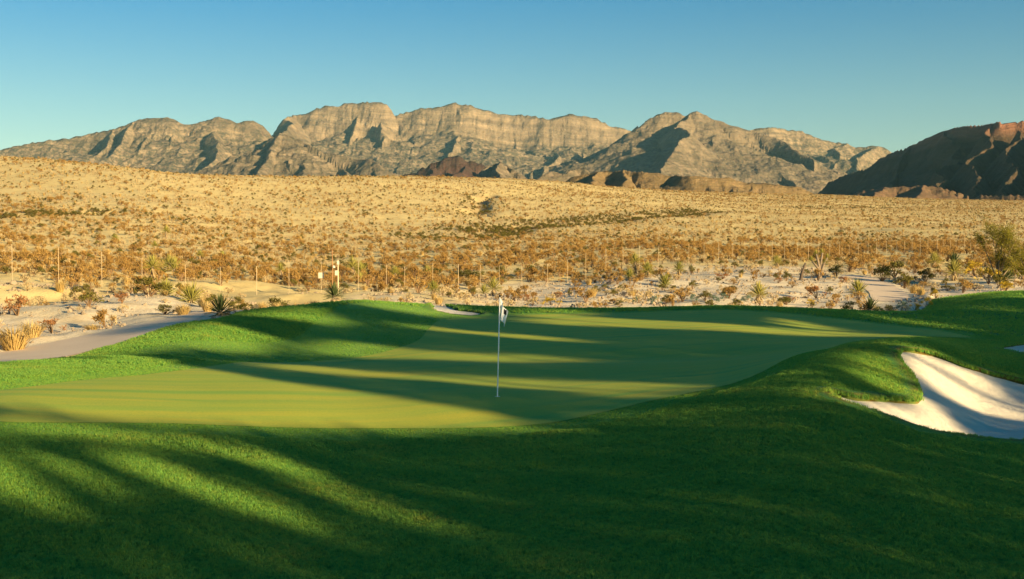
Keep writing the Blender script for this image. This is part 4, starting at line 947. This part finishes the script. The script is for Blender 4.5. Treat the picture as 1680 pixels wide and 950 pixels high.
for P, dep, w in GULLY[:2]+GULLY[3:4]:
    for (ax, ay), (bx_, by_) in zip(P[:-1], P[1:]):
        t = r.uniform(size=420); GXs[0].append(ax+(bx_-ax)*t+r.normal(size=420)*w*0.8); GXs[1].append(ay+(by_-ay)*t+r.normal(size=420)*w*1.1)
XC, YC = polar_points(110000, 900, 1700, 0.5, r); XC, YC = XC[px_of(XC, YC) > 900], YC[px_of(XC, YC) > 900]
X = np.concatenate([XA, XB, XC]+GXs[0]); Y = np.concatenate([YA, YB, YC]+GXs[1])
pxs = px_of(X, Y)
nearlim = np.interp(pxs, [-200, 200, 500, 800, 950, 1100, 1400, 1800], [72, 74, 82, 100, 118, 135, 135, 125])
patch = vnoise(X/16, Y/16, 61); patch2 = vnoise(X/40, Y/40, 62)
band = np.exp(-((Y/nearlim-1.45)/0.30)**2)
pc = 0.10*sstep(320, 220, Y) + 0.05 + 0.50*band + 0.30*(patch > 0.55)*sstep(260, 120, Y) + 0.10*(patch2 > 0.6)
u_ = r.uniform(size=len(X))
kindA = np.where(u_ < pc, 0, np.where(u_ < np.where(Y > 250, 0.80, 0.82), 1, np.where(u_ < 0.88, 2, 3)))       # creosote, bursage, straw, olive
size = np.where(kindA == 0, 0.6+1.3*r.uniform(size=len(X))**1.5, np.where(kindA == 1, 0.4+0.9*r.uniform(size=len(X))**1.4, r.uniform(0.5, 1.2, len(X))))
size *= np.where(Y > 900, 1.7, np.where(Y > 300, 1.15, 1.0))
ok = outside_plain(X, Y) & visible(X, Y, size*0.7)
keep = np.where(Y < nearlim, 0.32, np.where(Y < nearlim*1.15, 0.6, 1.0)); ok &= r.uniform(size=len(X)) < keep*(0.25+1.1*sstep(0.3, 0.6, 0.6*vnoise(X/11, Y/11, 64)+0.4*vnoise(X/4, Y/4, 65)))
gd = np.full(len(X), 1e9)
for P, dep, w in GULLY: gd = np.minimum(gd, polydist(P, X, Y)/w)
ok &= (r.uniform(size=len(X)) < np.where(pxs < 0.55*0+760, 0.92, 0.92))
for (ox, oy, orad) in OCC: ok &= (X-ox)**2+(Y-oy)**2 > (orad+size*0.35)**2
X, Y, size, kindA, pxs, gd = (a[ok] for a in (X, Y, size, kindA, pxs, gd)); Z = desert_z(X, Y)
kindA = np.where((gd < 1.8) & (r.uniform(size=len(X)) < 0.75), 3, kindA)
shown = np.argsort(-size/Y)
NAMES = ['creosote_bush', 'bursage_shrub', 'straw_grass', 'olive_bush']
WORD = ['orange brown creosote bush', 'pale tan rounded shrub', 'dry straw grass clump', 'dark olive bush']; CATS = ['bush', 'shrub', 'grass clump', 'bush']
PLUR = ['creosote bushes', 'tan shrubs', 'straw clumps', 'olive bushes']
POSTX = np.array([p for p, t in POSTS if p > 0])
def zone(p, y):
    k = int(np.argmin(np.abs(POSTX-p)))+1; o_ = '%d%s' % (k, 'th' if 10 <= k % 100 <= 20 else {1: 'st', 2: 'nd', 3: 'rd'}.get(k % 10, 'th'))
    fy_ = fy_of(p); d = 'in front of' if y < fy_ else ('right behind' if y < fy_*1.3 else ('some way behind' if y < fy_*1.8 else 'far up the slope behind'))
    return d, 'the %s fence post from the left' % o_
ind = np.zeros(len(X), bool)
for k in range(4):
    sel = shown[(kindA[shown] == k) & (np.abs(pxs[shown]-840) < 850)][:300]
    for i in sel:
        o = obj(NAMES[k], PROTO[NAMES[k]][int(i) % len(PROTO[NAMES[k]])]); s_ = size[i]
        o.location = (X[i], Y[i], Z[i]-0.03); o.rotation_euler = (0, 0, float(i % 63)*0.1); o.scale = (s_, s_, s_*(0.75+0.5*((i*7) % 11)/11))
        d, side = zone(pxs[i], Y[i]); tag(o, '%s %s %s' % (WORD[k], d, side), CATS[k], '%s %s %s' % (PLUR[k], d, side))
    ind[sel] = True
rest = ~ind
protos = [m for nme in NAMES for m in PROTO[nme]]; off = np.cumsum([0]+[len(PROTO[nme]) for nme in NAMES])[:-1]; cntp = np.array([len(PROTO[nme]) for nme in NAMES])
pick = off[kindA]+r.integers(0, 1000, len(X)) % cntp[kindA]
m = rest; n = m.sum()
gn_scatter('desert_scrub', protos, np.stack([X, Y, Z-0.03], -1)[m], np.stack([np.zeros(n), np.zeros(n), r.uniform(0, 6.28, n)], -1), np.stack([size[m], size[m], size[m]*r.uniform(0.75, 1.2, n)], -1), pick[m], 'countless far shrubs speckling the desert plain')
print('scrub', len(X), 'individual', ind.sum())

# pale rubble
STONE = plain_mat('pale_stone', (0.26, 0.205, 0.145), 0.95, 0.1, 0, 0.22)
def rock_mesh(seed, sub=2):
    bm = bmesh.new(); bmesh.ops.create_icosphere(bm, subdivisions=sub, radius=0.5); q = R_(seed); d = q.normal(size=(7, 3)); d /= np.linalg.norm(d, axis=1)[:, None]; h = q.uniform(0.26, 0.42, 7)
    for v in bm.verts:
        p = np.array(v.co)
        for a, b in zip(d, h):
            t = p@a
            if t > b: p = p-a*(t-b)
        v.co = p*np.array([1.0, 0.85, 0.7])
    me = bpy.data.meshes.new('rock'); bm.to_mesh(me); bm.free(); me.materials.append(STONE); return me
RK = [rock_mesh(40+i, 1) for i in range(5)]
X, Y = polar_points(130000, 36, 150, 0.56, r); px2 = px_of(X, Y)
nl = np.interp(px2, [-200, 200, 500, 800, 950, 1100, 1400, 1800], [72, 74, 82, 100, 118, 135, 135, 125])
ok = outside_plain(X, Y, 0.2) & (Y < nl*1.05) & (r.uniform(size=len(X)) < sstep(0.35, 0.65, vnoise(X/3, Y/3, 71))) & visible(X, Y, 0.2)
X, Y = X[ok], Y[ok]; n = len(X); s_ = 0.05+0.34*r.uniform(size=n)**6
gn_scatter('rubble', RK, np.stack([X, Y, desert_z(X, Y)+s_*0.08], -1), r.uniform(0, 6.28, (n, 3)), np.stack([s_*r.uniform(0.7, 1.4, n), s_, s_*r.uniform(0.6, 1, n)], -1), r.integers(0, 5, n), 'pale broken rubble on the bank behind the turf')
BR = [rock_mesh(60+i, 2) for i in range(4)]
for k, (px, py, w, lab) in enumerate(((127,480,24,'large pale boulder on the bank below the second fence post'),(22,472,16,'pale boulder at the foot of the leftmost fence post'),(404,502,14,'pale rock left of the olive bush behind the turf mound'),(556,498,12,'pale rock right beside the dark yucca'),(1023,489,14,'pale boulder on the white rubble above the blue green shrubs'),(1000,472,12,'pale boulder below the rubble bank yucca cluster'),(170,486,10,'small pale rock at the third fence post'))):
    X1, Y1, Z1 = desert_hit(px, py); o = obj('boulder', BR[k % 4]); s1 = w*Y1/F; o.location = (X1, Y1, Z1+s1*0.15); o.rotation_euler = (0.2*k, 0.1, k*1.3); o.scale = (s1, s1, s1*0.8)
    tag(o, lab, 'boulder', 'pale boulders on the bank')

# ------------------------------------------------------------------ grass
GR = leaf_mat('grass_blade', (0.11, 0.38, 0.085), (0.37, 0.48, 0.060), 0.48, None, (0.50, 0.45, 0.08))
def tuft(seed, n=9, h=0.058, w=0.011, spread=0.035, lean=0.7):
    q = R_(seed); t = TB()
    for i in range(n):
        b = np.append(q.normal(size=2)*spread*0.6, 0); a = q.uniform(0, 6.283); o = np.array([math.cos(a), math.sin(a), 0]); s_ = np.array([-o[1], o[0], 0])*w*0.5
        L = h*q.uniform(0.55, 1.15); k = lean*q.uniform(0.1, 1.0); m_ = b+o*k*L*0.35+np.array([0, 0, 0.6*L]); e_ = b+o*k*L+np.array([0, 0, L*(1-0.2*k)])
        t.add([b-s_, b+s_, m_-s_*0.8, m_+s_*0.8, e_], [(0, 1, 3), (0, 3, 2), (2, 3, 4)])
    return t.mesh('grass_tuft', [GR])
TU = [tuft(70+i) for i in range(5)]
def grass_points(n, y0, y1):
    X, Y = polar_points(int(n*1.24), y0, y1, 0.57, r)
    ok = (Y < y_turf(px_of(X, Y))-0.1)
    g_ = sdf_local(GREEN, X, Y, 6.0); ok &= g_ < -0.03
    near_b = np.zeros(len(X))
    for nm, P, dep in BUNKERS:
        s2 = sdf_local(P, X, Y, 1.5); ok &= s2 < 0.02; near_b = np.maximum(near_b, sstep(-0.35, 0, s2))
    col = 1.1 + 3.6*sstep(36, 40, Y)*sstep(-1.0, -5.0, X)
    fr2 = sstep(0.1, -0.1, -g_-col)
    ok &= visible(X, Y, 0.05)
    sc = (1-0.62*fr2)*(1+0.35*near_b)
    return X[ok], Y[ok], sc[ok]
XS, YS, SS = [], [], []
for n, y0, y1, m_ in ((150000, 11.5, 20, 1.0), (190000, 20, 32, 1.15), (170000, 32, 55, 1.35), (90000, 55, 98, 1.7)):
    a, b, c = grass_points(n, y0, y1); XS.append(a); YS.append(b); SS.append(c*m_)
X = np.concatenate(XS); Y = np.concatenate(YS); S1 = np.concatenate(SS); n = len(X)
hgt = S1*(0.45+0.6*vnoise(X*1.6, Y*1.6, 91)+0.6*vnoise(X*7, Y*7, 92)); wd = S1*1.1
print('tufts', n)
gn_scatter('rough_grass', TU, np.stack([X, Y, turf_z(X, Y)-0.004], -1), np.stack([r.normal(size=n)*0.15, r.normal(size=n)*0.15, r.uniform(0, 6.28, n)], -1), np.stack([wd, wd, hgt], -1), r.integers(0, 5, n), 'short green rough grass around the putting green')

# ------------------------------------------------------------------ the air between here and the mountains
tb = TB(); box(tb, (0, 3800, 600), (14400, 11000, 1260)); hz = bpy.data.materials.new('haze'); hz.use_nodes = True
hn = hz.node_tree.nodes; hn.remove(hn['Principled BSDF']); pv = hn.new('ShaderNodeVolumePrincipled'); pv.inputs['Density'].default_value = 1.9e-5; pv.inputs['Anisotropy'].default_value = 0.0
pv.inputs['Color'].default_value = (0.40, 0.82, 0.95, 1); hz.node_tree.links.new(pv.outputs[0], hn['Material Output'].inputs['Volume'])
tag(obj('haze', tb.mesh('haze', [hz])), kind='stuff')
